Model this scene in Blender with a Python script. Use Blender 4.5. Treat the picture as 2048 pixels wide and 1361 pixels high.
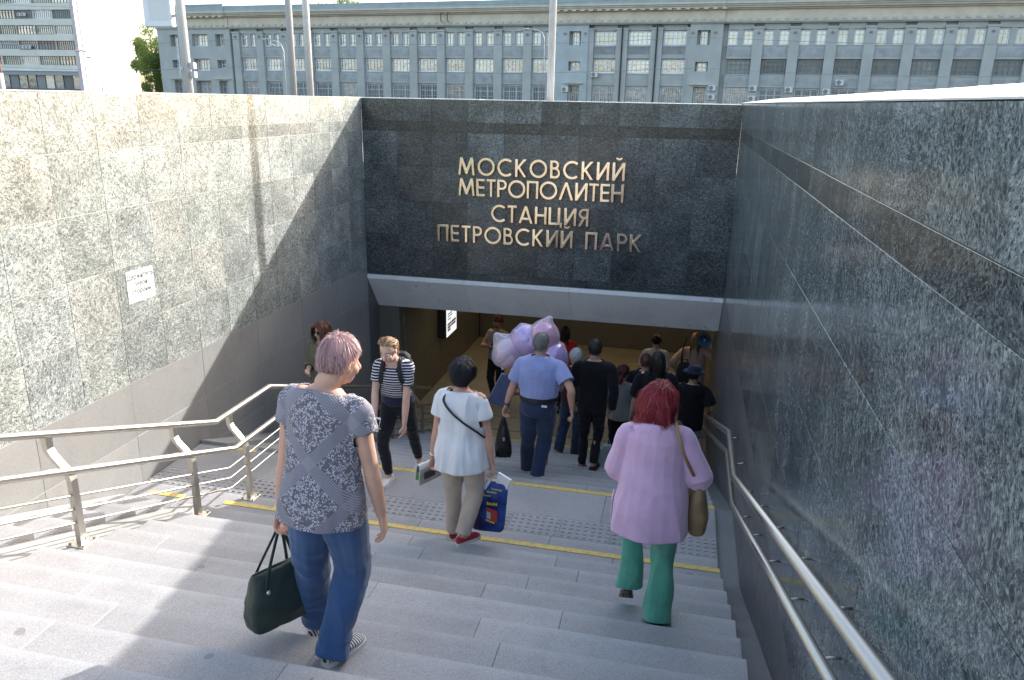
import bpy, bmesh, math, random
import numpy as np
from mathutils import Vector, Matrix, Euler

for o in list(bpy.data.objects): bpy.data.objects.remove(o)
sc = bpy.context.scene
COL = sc.collection
R = math.radians

# ------------------------------------------------------------------ camera
cam = bpy.data.cameras.new('camera')
cam.sensor_width = 36.0
cam.lens = 1540 / 2048 * 36
cam.clip_start = 0.05
cam.clip_end = 3000
camo = bpy.data.objects.new('camera', cam)
COL.objects.link(camo)
# rows: camera right / up / back in world axes (x = across the stairs, y = down the stairs, z = up)
camo.matrix_world = Matrix(((0.975613, -0.082123, 0.203555, 0),
                            (0.218718, 0.285667, -0.933036, 0),
                            (0.018475, 0.954804, 0.296662, 0),
                            (0, 0, 0, 1)))
sc.camera = camo

# ------------------------------------------------------------------ sky and sun
SUN = Vector((1.226, 1.529, 1.0)).normalized()
elev = math.asin(SUN.z)
azim = math.atan2(SUN.x, SUN.y)
w = bpy.data.worlds.new('World'); sc.world = w; w.use_nodes = True
wn = w.node_tree
sky = wn.nodes.new('ShaderNodeTexSky'); sky.sky_type = 'NISHITA'; sky.sun_disc = False
sky.sun_elevation = elev; sky.sun_rotation = azim
sky.air_density = 1.0; sky.dust_density = 2.5; sky.ozone_density = 1.0
bg = wn.nodes['Background']; bg.inputs['Strength'].default_value = 0.145
tint = wn.nodes.new('ShaderNodeVectorMath'); tint.operation = 'MULTIPLY'; tint.inputs[1].default_value = (1.06, .98, .86)   # thin high haze
wn.links.new(sky.outputs[0], tint.inputs[0]); wn.links.new(tint.outputs[0], bg.inputs['Color'])
sl = bpy.data.lights.new('sun', 'SUN'); sl.energy = 2.0; sl.angle = R(0.45); sl.color = (1.0, 0.965, 0.91)
so = bpy.data.objects.new('sun', sl); COL.objects.link(so)
so.rotation_euler = SUN.to_track_quat('Z', 'Y').to_euler()
so.location = SUN * 60
sc.view_settings.view_transform = 'Standard'
sc.view_settings.look = 'None'
sc.view_settings.gamma = 1.0
sc.view_settings.use_curve_mapping = False
sc.view_settings.exposure = 2.1

# ------------------------------------------------------------------ node helpers
class NT:
    def __init__(s, name):
        s.m = bpy.data.materials.new(name); s.m.use_nodes = True
        s.t = s.m.node_tree; s.b = s.t.nodes['Principled BSDF']
    def n(s, typ, props=None, **ins):
        nd = s.t.nodes.new('ShaderNode' + typ)
        for k, v in (props or {}).items(): setattr(nd, k, v)
        for k, v in ins.items():
            key = int(k[1:]) if k[0] == '_' else k.replace('_', ' ')
            s.set(nd.inputs[key], v)
        return nd
    def set(s, sock, v):
        if isinstance(v, bpy.types.NodeSocket): s.t.links.new(v, sock)
        elif isinstance(v, bpy.types.Node): s.t.links.new(v.outputs[0], sock)
        else:
            if sock.type == 'RGBA' and len(v) == 3: v = (*v, 1)
            sock.default_value = v
    def p(s, **ins):
        for k, v in ins.items(): s.set(s.b.inputs[k.replace('_', ' ')], v)
        return s.m
    def math(s, op, a, b=0.0, c=None, clamp=False):
        nd = s.t.nodes.new('ShaderNodeMath'); nd.operation = op; nd.use_clamp = clamp
        s.set(nd.inputs[0], a); s.set(nd.inputs[1], b)
        if c is not None: s.set(nd.inputs[2], c)
        return nd.outputs[0]
    def mix(s, f, a, b):
        nd = s.t.nodes.new('ShaderNodeMix'); nd.data_type = 'RGBA'
        s.set(nd.inputs[0], f); s.set(nd.inputs[6], a); s.set(nd.inputs[7], b)
        return nd.outputs[2]
    def ramp(s, f, stops, interp='LINEAR'):
        nd = s.t.nodes.new('ShaderNodeValToRGB'); cr = nd.color_ramp; cr.interpolation = interp
        while len(cr.elements) < len(stops): cr.elements.new(0.5)
        for e, (p_, c) in zip(cr.elements, stops):
            e.position = p_; e.color = (*c, 1) if hasattr(c, '__len__') else (c, c, c, 1)
        s.set(nd.inputs[0], f)
        return nd.outputs[0]
    def noise(s, vec, scale, detail=4, rough=.55, dist=0.0):
        return s.n('TexNoise', None, Vector=vec, Scale=scale, Detail=detail, Roughness=rough, Distortion=dist).outputs[0]
    def bump(s, h, strength=.3, dist=.01):
        return s.n('Bump', None, Strength=strength, Distance=dist, Height=h).outputs[0]
    def obj(s): return s.n('TexCoord').outputs['Object']
    def pos(s): return s.n('NewGeometry').outputs['Position']
    def rnd(s): return s.n('ObjectInfo').outputs['Random']
    def sepxyz(s, v):
        nd = s.n('SeparateXYZ', None, _0=v); return nd.outputs
MATS = {}
def M(name):
    return MATS[name]

def simple(name, col, rough=.6, metal=0.0, var=.12, nscale=6, bump=0.0, bscale=60, coat=0.0):
    k = NT(name); c = k.obj()
    n1 = k.noise(c, nscale, 5)
    a = tuple(x * (1 - var) for x in col); b_ = tuple(min(1, x * (1 + var)) for x in col)
    k.p(Base_Color=k.ramp(n1, [(.3, a), (.7, b_)]), Roughness=rough, Metallic=metal, Coat_Weight=coat)
    if bump: k.p(Normal=k.bump(k.noise(c, bscale, 4), bump, .004))
    MATS[name] = k.m
    return k.m

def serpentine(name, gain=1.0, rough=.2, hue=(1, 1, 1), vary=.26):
    """polished green-grey flaky stone; every slab its own cut of the rock"""
    k = NT(name)
    rn = k.rnd()
    off = k.n('CombineXYZ', None, X=k.math('MULTIPLY', rn, 91.7), Y=k.math('MULTIPLY', rn, 53.1), Z=k.math('MULTIPLY', rn, 77.3))
    v0 = k.n('VectorMath', {'operation': 'ADD'}, _0=k.pos(), _1=off).outputs[0]
    rot = k.n('VectorRotate', {'rotation_type': 'EULER_XYZ'}, Vector=v0,
              Rotation=k.n('CombineXYZ', None, X=k.math('MULTIPLY', rn, 37.0), Y=k.math('MULTIPLY', rn, 19.0), Z=0.0))
    warp = k.n('TexNoise', None, Vector=rot, Scale=6.0, Detail=3.0)
    v1 = k.n('VectorMath', {'operation': 'MULTIPLY_ADD'}, _0=warp.outputs[1], _1=(.10, .10, .10), _2=rot).outputs[0]
    st = k.n('Mapping', None, Vector=v1, Scale=(1.0, 1.7, 1.25)).outputs[0]
    big = k.noise(rot, 2.6, 4)
    mid = k.noise(st, 27, 9, .74, .5)
    fine = k.noise(st, 85, 4, .7)
    fl = k.n('TexVoronoi', {'feature': 'F1'}, Vector=st, Scale=30.0, Randomness=1.0)
    fs = k.n('TexVoronoi', {'feature': 'F1'}, Vector=st, Scale=64.0, Randomness=1.0)
    fl2 = k.n('TexVoronoi', {'feature': 'SMOOTH_F1'}, Vector=st, Scale=40.0, Randomness=1.0)
    val = k.math('ADD', k.math('MULTIPLY', big, .18), k.math('ADD', k.math('MULTIPLY', mid, .52), k.math('MULTIPLY', fine, .42)))
    base = k.ramp(val, [(.41, (.018, .022, .025)), (.50, (.068, .080, .081)), (.565, (.145, .163, .158)), (.64, (.32, .345, .335)), (.73, (.56, .59, .57))])
    d1 = k.math('MULTIPLY', k.math('LESS_THAN', fl.outputs['Distance'], .34), k.math('GREATER_THAN', k.sepxyz(fl.outputs['Color'])[0], .70))
    d2 = k.math('MULTIPLY', k.math('LESS_THAN', fs.outputs['Distance'], .36), k.math('GREATER_THAN', k.sepxyz(fs.outputs['Color'])[0], .66))
    lightm = k.math('MULTIPLY', k.math('LESS_THAN', fl2.outputs['Distance'], .22), k.math('GREATER_THAN', k.sepxyz(fl2.outputs['Color'])[1], .74))
    c1 = k.mix(k.math('MULTIPLY', k.math('MAXIMUM', d1, d2), .78), base, (.020, .024, .027))
    c2 = k.mix(k.math('MULTIPLY', lightm, .65), c1, (.42, .45, .43))
    rid = k.math('ABSOLUTE', k.math('SUBTRACT', k.noise(st, 6, 4, .6, .3), .5))
    c3 = k.mix(k.math('MULTIPLY', k.math('LESS_THAN', rid, .007), .35), c2, (.42, .45, .42))
    tint = k.ramp(rn, [(0, (.93, .97, .99)), (.3, (1.01, 1, .96)), (.6, (.96, 1.0, .98)), (1, (1.04, 1.01, .96))])
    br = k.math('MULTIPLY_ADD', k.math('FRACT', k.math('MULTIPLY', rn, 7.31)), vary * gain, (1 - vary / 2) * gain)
    c4 = k.n('Mix', {'data_type': 'RGBA', 'blend_type': 'MULTIPLY'}, _0=1.0, _6=c3, _7=tint).outputs[2]
    c4 = k.n('VectorMath', {'operation': 'MULTIPLY'}, _0=c4, _1=hue).outputs[0]
    c5 = k.n('VectorMath', {'operation': 'SCALE'}, _0=c4, Scale=br).outputs[0]
    smear = k.noise(k.n('Mapping', None, Vector=k.pos(), Scale=(2.5, 2.5, .35)).outputs[0], 3, 5, .6)
    k.p(Base_Color=c5, Roughness=k.math('ADD', k.math('MULTIPLY', smear, .22), rough - .10), Specular_IOR_Level=.5)
    k.p(Normal=k.bump(k.noise(k.pos(), 1.7, 2), .05, .02))
    MATS[name] = k.m
    return k.m

def granite(name, col, spread=.35, rough=.7, stain=.25, dirt=(.09, .085, .075), scale=1.0, bump=.15, worn=0.0):
    k = NT(name)
    p_ = k.pos(); rn = k.rnd()
    g1 = k.noise(p_, 260 * scale, 2, .7)
    g2 = k.n('TexVoronoi', None, Vector=p_, Scale=330.0 * scale).outputs['Color']
    g = k.math('MULTIPLY_ADD', k.sepxyz(g2)[0], .45, k.math('MULTIPLY', g1, .6))
    lo = tuple(x * (1 - spread) for x in col); hi = tuple(x * (1 + spread) for x in col)
    c = k.ramp(g, [(.25, lo), (.52, col), (.8, hi)])
    s1 = k.noise(p_, 1.6, 6, .65)
    s2 = k.noise(p_, 7, 5, .7)
    c = k.mix(k.math('MULTIPLY', k.ramp(s1, [(.45, 0), (.75, 1)]), stain), c, dirt)
    c = k.mix(k.math('MULTIPLY', k.ramp(s2, [(.58, 0), (.72, 1)]), stain * .6), c, dirt)
    sp = k.n('TexVoronoi', None, Vector=k.n('VectorMath', {'operation': 'MULTIPLY_ADD'}, _0=k.n('TexNoise', None, Vector=p_, Scale=9.0).outputs[1], _1=(.05, .05, .05), _2=p_).outputs[0], Scale=3.2)
    gum = k.math('MULTIPLY', k.math('LESS_THAN', sp.outputs['Distance'], .075), k.math('GREATER_THAN', k.sepxyz(sp.outputs['Color'])[0], .45))
    c = k.mix(k.math('MULTIPLY', gum, min(1, stain * 1.7)), c, dirt)
    if worn:
        gy = k.sepxyz(k.n('TexCoord').outputs['Generated'])[1]
        wm = k.math('MULTIPLY', k.ramp(gy, [(.80, 0), (.96, 1)]), k.math('MULTIPLY_ADD', k.noise(p_, 5, 4), .8, .2))
        c = k.mix(k.math('MULTIPLY', wm, worn), c, (.56, .56, .56))
    br = k.math('MULTIPLY_ADD', rn, .16, .92)
    c = k.n('VectorMath', {'operation': 'SCALE'}, _0=c, Scale=br).outputs[0]
    k.p(Base_Color=c, Roughness=k.math('MULTIPLY_ADD', s2, .25, rough - .12), Normal=k.bump(g1, bump, .002))
    MATS[name] = k.m
    return k.m

def cloth(name, col, rough=.9, var=.12, weave=900, sheen=.25, bump=.12, col2=None, pat=None):
    k = NT(name); c = k.obj()
    n1 = k.noise(c, 9, 5, .6)
    a = tuple(x * (1 - var) for x in col); b_ = tuple(min(1, x * (1 + var)) for x in col)
    base = k.ramp(n1, [(.3, a), (.7, b_)])
    if pat: base = pat(k, c, base)
    h = k.noise(c, weave, 2)
    k.p(Base_Color=base, Roughness=rough, Sheen_Weight=sheen, Sheen_Roughness=.5, Specular_IOR_Level=.25,
        Normal=k.bump(h, bump, .002))
    MATS[name] = k.m
    return k.m

# ------------------------------------------------------------------ mesh helpers
class MB:
    def __init__(s): s.v = []; s.f = []; s.at = None
    def add(s, vs, fs):
        o = len(s.v); s.v.extend([tuple(x) for x in vs]); s.f.extend([tuple(i + o for i in f) for f in fs]); return s
    def box(s, x0, x1, y0, y1, z0, z1):
        return s.add([(x0, y0, z0), (x1, y0, z0), (x1, y1, z0), (x0, y1, z0), (x0, y0, z1), (x1, y0, z1), (x1, y1, z1), (x0, y1, z1)],
                     [(0, 3, 2, 1), (4, 5, 6, 7), (0, 1, 5, 4), (1, 2, 6, 5), (2, 3, 7, 6), (3, 0, 4, 7)])
    def cham(s, x0, x1, y0, y1, z0, z1, c):
        """box with chamfered edges, all 12"""
        b = bmesh.new(); bmesh.ops.create_cube(b, size=1)
        for v in b.verts: v.co = Vector(((x0 + x1) / 2 + v.co.x * (x1 - x0), (y0 + y1) / 2 + v.co.y * (y1 - y0), (z0 + z1) / 2 + v.co.z * (z1 - z0)))
        bmesh.ops.bevel(b, geom=b.edges[:], offset=c, segments=1, affect='EDGES')
        b.verts.index_update()
        s.add([v.co for v in b.verts], [[v.index for v in f.verts] for f in b.faces]); b.free(); return s
    def prism(s, poly, a0, a1, axis='x'):
        n = len(poly)
        def P(u, w_, a): return {'x': (a, u, w_), 'y': (u, a, w_), 'z': (u, w_, a)}[axis]
        vs = [P(u, w_, a0) for u, w_ in poly] + [P(u, w_, a1) for u, w_ in poly]
        fs = [tuple(range(n))[::-1], tuple(range(n, 2 * n))] + [(i, (i + 1) % n, n + (i + 1) % n, n + i) for i in range(n)]
        return s.add(vs, fs)
    def loft(s, rings, n=12, cap=True):
        """rings: (centre, axis_a, axis_b) vectors"""
        o = len(s.v)
        for c, a, b_ in rings:
            for i in range(n):
                t = 2 * math.pi * i / n
                s.v.append(tuple(c + a * math.cos(t) + b_ * math.sin(t)))
        for j in range(len(rings) - 1):
            for i in range(n):
                i2 = (i + 1) % n
                s.f.append((o + j * n + i, o + j * n + i2, o + (j + 1) * n + i2, o + (j + 1) * n + i))
        if cap:
            s.f.append(tuple(o + i for i in range(n))[::-1]); s.f.append(tuple(o + (len(rings) - 1) * n + i for i in range(n)))
        return s
    def tube(s, path, r, n=8, closed=False):
        path = [Vector(p_) for p_ in path]
        rr = r if hasattr(r, '__len__') else [r] * len(path)
        rings = []; ref = None
        for i, p_ in enumerate(path):
            if closed: d = path[(i + 1) % len(path)] - path[i - 1]
            else: d = path[min(i + 1, len(path) - 1)] - path[max(i - 1, 0)]
            d.normalize()
            if ref is None: ref = Vector((0, 0, 1)) if abs(d.z) < .9 else Vector((1, 0, 0))
            a = ref - d * ref.dot(d)
            if a.length < 1e-4: a = d.orthogonal()
            a.normalize(); b_ = d.cross(a); ref = a
            k_ = 1.0
            if 0 < i < len(path) - 1:
                u = (path[i] - path[i - 1]).normalized(); w_ = (path[i + 1] - path[i]).normalized()
                k_ = 1 / max(.5, math.sqrt(max(.05, (1 + u.dot(w_)) / 2)))
            rings.append((p_, a * rr[i], b_ * rr[i] * (k_ if k_ < 1.3 else 1.3)))
        if closed: rings.append(rings[0])
        return s.loft(rings, n, not closed)
    def ell(s, c, rx, ry, rz, fr=None, n=14, m=9):
        c = Vector(c); fr = fr or Matrix.Identity(3)
        X, Y, Z = fr.col[0], fr.col[1], fr.col[2]
        rings = []
        for j in range(m + 1):
            t = math.pi * (j + .001) / (m + .002)
            rings.append((c + Z * (-rz * math.cos(t)), X * rx * math.sin(t), Y * ry * math.sin(t)))
        return s.loft(rings, n)
    def mesh(s, name, smooth=False):
        me = bpy.data.meshes.new(name); me.from_pydata(s.v, [], s.f); me.update()
        if smooth: me.polygons.foreach_set('use_smooth', [True] * len(me.polygons))
        return me
    def build(s, name, mat, parent=None, smooth=False, loc=None, angle=None):
        me = s.mesh(name, smooth); o = link(name, me, mat, parent, loc)
        if angle is not None:
            me.polygons.foreach_set('use_smooth', [True] * len(me.polygons))
            me.set_sharp_from_angle(angle=R(angle))
        return o

def link(name, me, mat=None, parent=None, loc=None):
    o = bpy.data.objects.new(name, me); COL.objects.link(o)
    if mat is not None and len(me.materials) == 0: me.materials.append(M(mat) if isinstance(mat, str) else mat)
    if parent is not None: o.parent = parent
    if loc is not None: o.location = loc
    return o
def tag(o, label=None, cat=None, group=None, kind=None):
    if label: o['label'] = label
    if cat: o['category'] = cat
    if group: o['group'] = group
    if kind: o['kind'] = kind
    return o
def empty(name, loc=(0, 0, 0), rz=0.0, **kw):
    o = bpy.data.objects.new(name, None); COL.objects.link(o); o.location = loc; o.rotation_euler = (0, 0, rz)
    o.empty_display_size = .2
    return tag(o, **kw)
def copy_tree(o, parent=None):
    c = o.copy(); COL.objects.link(c); c.parent = parent
    for ch in list(o.children): copy_tree(ch, c)
    return c
# ------------------------------------------------------------------ materials of the place
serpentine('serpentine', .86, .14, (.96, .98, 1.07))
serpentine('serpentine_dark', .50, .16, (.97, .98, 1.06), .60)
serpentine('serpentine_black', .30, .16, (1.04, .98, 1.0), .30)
serpentine('serpentine_sunlit', 1.38, .42, (1.03, .985, .99), .26)  # left wall copy of the stone: sun glare put into a lighter colour, matte finish
serpentine('serpentine_grey', 1.15, .42, (1.02, .985, .995), .24)  # darker course of the left wall, its colour lightened for the sun likewise
granite('step_granite', (.335, .33, .335), .30, .72, .26, worn=.30)
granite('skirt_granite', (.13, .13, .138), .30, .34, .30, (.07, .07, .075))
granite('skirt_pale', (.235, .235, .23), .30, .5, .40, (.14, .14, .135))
granite('ramp_granite', (.36, .355, .345), .25, .65, .25)
granite('coping_stone', (.60, .60, .59), .18, .35, .10)
granite('floor_granite', (.33, .28, .195), .25, .55, .35, (.12, .09, .05))
granite('passage_stone', (.13, .118, .096), .25, .40, .25, (.05, .045, .035))
granite('concrete', (.82, .82, .84), .06, .8, .45, (.46, .47, .50), .3, .08)
granite('ceiling_paint', (.36, .33, .28), .08, .8, .2, (.2, .18, .15), .3)
granite('asphalt', (.055, .055, .058), .35, .9, .2, (.04, .04, .04))
granite('paving', (.26, .255, .25), .2, .8, .25)
k = NT('yellow_paint'); p_ = k.pos()
nn_ = k.noise(p_, 22, 6, .7)
k.p(Base_Color=k.mix(k.ramp(nn_, [(.50, 0), (.62, .85)]), (.68, .50, .13), (.38, .33, .22)), Roughness=.75, Normal=k.bump(k.noise(p_, 200, 2), .15, .002)); MATS['yellow_paint'] = k.m
k = NT('steel'); c = k.pos()
br_ = k.noise(k.n('Mapping', None, Vector=c, Scale=(1, 1, 1)).outputs[0], 9, 5, .7)
k.p(Base_Color=(.50, .475, .43), Metallic=1.0, Roughness=k.math('MULTIPLY_ADD', br_, .16, .30)); MATS['steel'] = k.m
k = NT('brass_letter'); k.p(Base_Color=(.74, .63, .47), Metallic=1.0, Roughness=k.math('MULTIPLY_ADD', k.noise(k.pos(), 40, 3), .10, .09)); MATS['brass_letter'] = k.m
simple('joint_grout', (.46, .46, .44), .9, nscale=30)
simple('mid_joint', (.055, .058, .062), .9)
simple('dark_joint', (.035, .035, .035), .9)
simple('drain_metal', (.10, .09, .08), .5, .6)

# ------------------------------------------------------------------ dimensions of the stairwell (metres, eye level = 0)
XL, XR = -4.94, 0.685          # faces of the left and right wall
YE = 11.5                      # face of the end wall
ZG = -1.10                     # street level
TR, RI = .328, .121            # tread and riser
YA, ZA = 5.54, -3.51           # nosing of the last tread above the landing
ZLAND = ZA - RI
YB = 6.78                      # landing edge
NLOW = 14
YF = YB + TR * NLOW            # last nosing above the passage floor
ZF = ZLAND - RI * (NLOW + 1)
XS0, XS1 = -3.84, .52          # main flight
YW = 17.2                      # far wall of the passage
YTOP = -1.05
ROWS = [0.0, -.322, -.472, -.985, -1.518, -2.055, -2.61]
rng = random.Random(4)

# ------------------------------------------------------------------ ground with the well cut out
g = MB()
BIG = 1500
ox0, ox1, oy0, oy1 = XL - .34, XR + .34, YTOP, YE + .34
xs = [-BIG, ox0, ox1, BIG]; ys = [-BIG, oy0, oy1, BIG]
for i in range(3):
    for j in range(3):
        if i == 1 and j == 1: continue
        g.add([(xs[i], ys[j], ZG), (xs[i + 1], ys[j], ZG), (xs[i + 1], ys[j + 1], ZG), (xs[i], ys[j + 1], ZG)], [(0, 1, 2, 3)])
tag(g.build('ground', 'asphalt'), kind='structure', label='grey asphalt ground at street level around the stairwell')
pv = MB()
for (a, b_, c_, d_) in [(-9, ox0, -9, 17), (ox1, 7, -9, 17), (ox0, ox1, -9, oy0 - .001), (ox0, ox1, oy1, 17)]:
    pv.box(a, b_, c_, d_, ZG - .05, ZG + .12)
tag(pv.build('pavement', 'paving'), kind='structure', label='pale paved pavement at street level around the stairwell')

# ------------------------------------------------------------------ slab cladding
def slab(parent, axis, face, u0, u1, z0, z1, mat, gap=.0018, th=.03, cut=None, name='slab'):
    """one bevelled slab; axis 'x': face plane x=face (outward sign in cut), axis 'y': plane y=face"""
    jit = rng.uniform(-.0012, .0012)
    m_ = MB(); s_ = cut
    if axis == 'x':
        a, b_ = sorted((face + jit * s_, face - th * s_))
        m_.cham(a, b_, u0 + gap, u1 - gap, z0 + gap, z1 - gap, .0009)
    else:
        a, b_ = sorted((face + jit * s_, face - th * s_))
        m_.cham(u0 + gap, u1 - gap, a, b_, z0 + gap, z1 - gap, .0009)
    ctr = Vector([sum(q[i] for q in m_.v) / len(m_.v) for i in range(3)])
    m_.v = [tuple(Vector(q) - ctr) for q in m_.v]
    o = m_.build(name, mat, parent)
    o.location = ctr
    o.rotation_euler = (rng.gauss(0, .0007), rng.gauss(0, .0007), rng.gauss(0, .0007))
    return o

def stair_z(y):
    """walking level at depth y (main flight)"""
    if y >= YF: return ZF
    if y >= YB: return ZLAND - RI * (math.floor((y - YB) / TR) + 1)
    if y >= YA: return ZLAND
    return min(ZG, ZA + RI * math.floor((YA - y) / TR))
def slope_z(y):
    if y >= YF: return ZF
    if y >= YB: return ZLAND - (y - YB) * RI / TR
    if y >= YA: return ZLAND
    return min(ZG, ZLAND + (YA - y) * RI / TR)

def wall(name, label, axis, face, s_, u_a, u_b, colw, skirt, joint_mat, stone_mat='serpentine', top=0.0):
    root = empty(name, (0, 0, 0), label=label, cat='wall')
    body = MB()
    th = .30
    if axis == 'x':
        a, b_ = sorted((face - .003 * s_, face - th * s_)); body.box(a, b_, u_a, u_b, ZF - .4 if skirt else -3.3, -.003)
    else:
        a, b_ = sorted((face - .003 * s_, face - th * s_)); body.box(u_a, u_b, a, b_, -2.72, -.003)
    body.build('wall_core', joint_mat, root)
    for r in range(len(ROWS) - 1):
        u = u_b
        k_ = 0
        while u > u_a + .05:
            wd = colw
            n_ = max(u - wd, u_a)
            if n_ - u_a < .2: n_ = u_a
            slab(root, axis, face, n_, u, ROWS[r + 1], ROWS[r] if r else top, stone_mat if r != 1 else {'serpentine_sunlit': 'serpentine_grey', 'serpentine': 'serpentine_dark'}.get(stone_mat, 'serpentine_black'), cut=s_)
            u = n_
    if skirt:
        zz = [-2.61, -3.15, -3.72, -4.3, -4.9, ZF - .02]
        for r in range(len(zz) - 1):
            u = u_b; k_ = 0
            while u > u_a + .05:
                n_ = max(u - 1.13, u_a)
                if slope_z(n_) - .30 < zz[r]:
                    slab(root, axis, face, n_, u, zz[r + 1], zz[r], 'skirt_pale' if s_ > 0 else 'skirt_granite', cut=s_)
                u = n_
    return root

WL = wall('stone_wall', 'long sunlit stone wall left of the stairs, crossed by a diagonal shadow', 'x', XL, 1, YTOP, YE + .0, .565, True, 'joint_grout', 'serpentine_sunlit')
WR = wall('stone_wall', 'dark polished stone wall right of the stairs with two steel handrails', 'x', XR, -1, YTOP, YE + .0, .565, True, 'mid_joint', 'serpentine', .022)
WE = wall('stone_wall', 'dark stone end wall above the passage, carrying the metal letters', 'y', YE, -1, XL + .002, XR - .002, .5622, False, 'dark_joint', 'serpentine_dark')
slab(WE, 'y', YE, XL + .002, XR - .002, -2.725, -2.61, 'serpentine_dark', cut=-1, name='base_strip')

# coping stones; the right hand coping falls towards the well
def coping(parent, axis, p0, p1, q0, q1, zin, zout, n):
    for i in range(n):
        a = p0 + (p1 - p0) * i / n; b_ = p0 + (p1 - p0) * (i + 1) / n
        m_ = MB(); t = .004
        j = rng.uniform(-.0015, .0015)
        if axis == 'y':   # runs along y, q0 = inner x, q1 = outer x
            zb = zin - .006
            poly = [(q0, zb), (q1, zb), (q1, zout + j), (q0, zin + j)]
            m_.prism([(x, z) for x, z in poly], a + t, b_ - t, 'y')
        else:
            m_.prism([(q0, zin - .008), (q1, zin - .008), (q1, zout + j), (q0, zin + j)], a + t, b_ - t, 'x')
        m_.build('coping_stone', 'coping_stone', parent)
coping(WR, 'y', YTOP, YE + .34, XR - .002, XR + .42, .030, .090, 14)
coping(WL, 'y', YTOP, YE + .34, XL + .004, XL - .36, .009, .012, 12)
coping(WE, 'x', XL + .012, XR - .012, YE - .004, YE + .33, .009, .012, 6)

# ------------------------------------------------------------------ stairs
ST = empty('stairs', (0, 0, 0), kind='structure', label='grey granite stairs going down to the passage')
def stone(x0, x1, y0, y1, z, mat='step_granite', h=.17, name='step_stone', parent=ST):
    m_ = MB(); j = rng.uniform(-.0012, .0012)
    m_.cham(x0 + .0007, x1 - .0007, y0, y1, z - h, z + j, .004)
    return m_.build(name, mat, parent)
def step_row(y0, y1, z, x0, x1, off):
    cuts = [x0]; x = x0 + off
    while x < x1 - .25:
        if x > x0 + .25: cuts.append(x)
        x += 1.18 + rng.uniform(-.04, .04)
    cuts.append(x1)
    for a, b_ in zip(cuts, cuts[1:]): stone(a, b_, y0, y1, z)
nup = int(round((ZG - ZA) / RI))
for i in range(nup + 1):
    y1 = YA - TR * i; step_row(y1 - TR - .03, y1, ZA + RI * i, XS0, XS1, rng.uniform(.2, 1.2))
    if i < nup: stone(-4.60, -4.24, y1 - TR - .03, y1, ZA + RI * i)
for j in range(1, NLOW + 1):
    y1 = YB + TR * j; step_row(y1 - TR - .03, y1, ZLAND - RI * j, XS0, XS1, rng.uniform(.2, 1.2))
    stone(-4.60, -4.24, y1 - TR - .03, y1, ZLAND - RI * j)
# landing paving in three bands with a tactile band between
for (a, b_, o) in [(YA - .03, 5.87, .5), (6.19, YB, .9)]:
    cuts = [XL + .01]; x = XL + o
    while x < XS1 - .25: cuts.append(x); x += 1.18
    cuts.append(XS1)
    for p0, p1 in zip(cuts, cuts[1:]): stone(p0, p1, a, b_, ZLAND)
studm = None
x = XL + .01; ntac = 12; tw = (XS1 - XL - .01) / ntac
for i in range(ntac):
    t_ = stone(x, x + tw, 5.87, 6.19, ZLAND, name='tactile_slab')
    if studm is None:
        s_ = MB()
        for a in range(7):
            for b_ in range(5):
                cx = tw * (a + .5) / 7; cy = 5.87 + .32 * (b_ + .5) / 5
                s_.cham(cx - .017, cx + .017, cy - .013, cy + .013, ZLAND + .0005, ZLAND + .0075, .004)
        studm = s_.mesh('studs')
    o = link('tactile_studs', studm, 'step_granite', t_, (x, 0, 0)); o['kind'] = 'stuff'
    x += tw
# yellow nosing stripes
def stripe(y, z, x0, x1, n):
    for i in range(n):
        a = x0 + (x1 - x0) * i / n; b_ = x0 + (x1 - x0) * (i + 1) / n
        MB().box(a + .002, b_ - .002, y - .068, y - .010, z + .001, z + .0045).build('yellow_stripe', 'yellow_paint', ST)
stripe(YA, ZA, XS0 + .01, XS1 - .005, 5); stripe(YB, ZLAND, XS0 + .01, XS1 - .005, 5); stripe(YF, ZLAND - RI * NLOW, XS0 + .01, XS1 - .005, 5)
stripe(YA, ZA, -4.595, -4.245, 1); stripe(YB, ZLAND, -4.595, -4.245, 1)
# pram tracks beside the narrow steps on the left and the gutter on the right
def track(x0, x1, dz, mat, name):
    for (a, b_) in [(YTOP, YA), (YB, YF)]:
        n = 3
        for i in range(n):
            y0 = a + (b_ - a) * i / n; y1 = a + (b_ - a) * (i + 1) / n
            z0, z1 = slope_z(y0 + 1e-6) + dz, slope_z(y1 - 1e-6) + dz
            if b_ == YF: z0 += 0; z1 -= 0
            MB().prism([(y0 + .002, z0 - .3), (y1 - .002, z1 - .3), (y1 - .002, z1), (y0 + .002, z0)], x0 + .002, x1 - .002, 'x').build(name, mat, ST)
track(-4.24, XS0, .035, 'ramp_granite', 'pram_track')
track(XL + .003, -4.60, .035, 'ramp_granite', 'pram_track')
gt = MB()
gp = [(YTOP, slope_z(YTOP) - .04), (YA, ZLAND - .04), (YB, ZLAND - .04), (YF + .02, ZF - .03), (YF + .3, ZF - .03)]
gt.prism(gp + [(y, z - .25) for y, z in gp[::-1]], XS1 + .001, XR - .001, 'x')
gt.build('gutter', 'skirt_pale', ST)

# ------------------------------------------------------------------ passage below the end wall
XP = -4.55
tag(MB().box(XP - .9, 9, YF - .02, YW + .2, ZF - .3, ZF - .012).build('floor', 'dark_joint'), kind='structure', label='bed under the passage floor slabs')
FL = empty('passage_floor', (0, 0, 0), kind='structure', label='ochre stone floor of the passage')
y = YF - .02
while y < YW - .05:
    yy = min(y + .6, YW)
    x = XP - .35
    while x < 3.0:
        if not (YF + .35 < (y + yy) / 2 < YF + .8 and x < .7): stone(x, min(x + .9, 3.0), y + .002, yy - .002, ZF, 'floor_granite', .05, 'floor_slab', FL)
        x += .9
    y = yy
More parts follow.
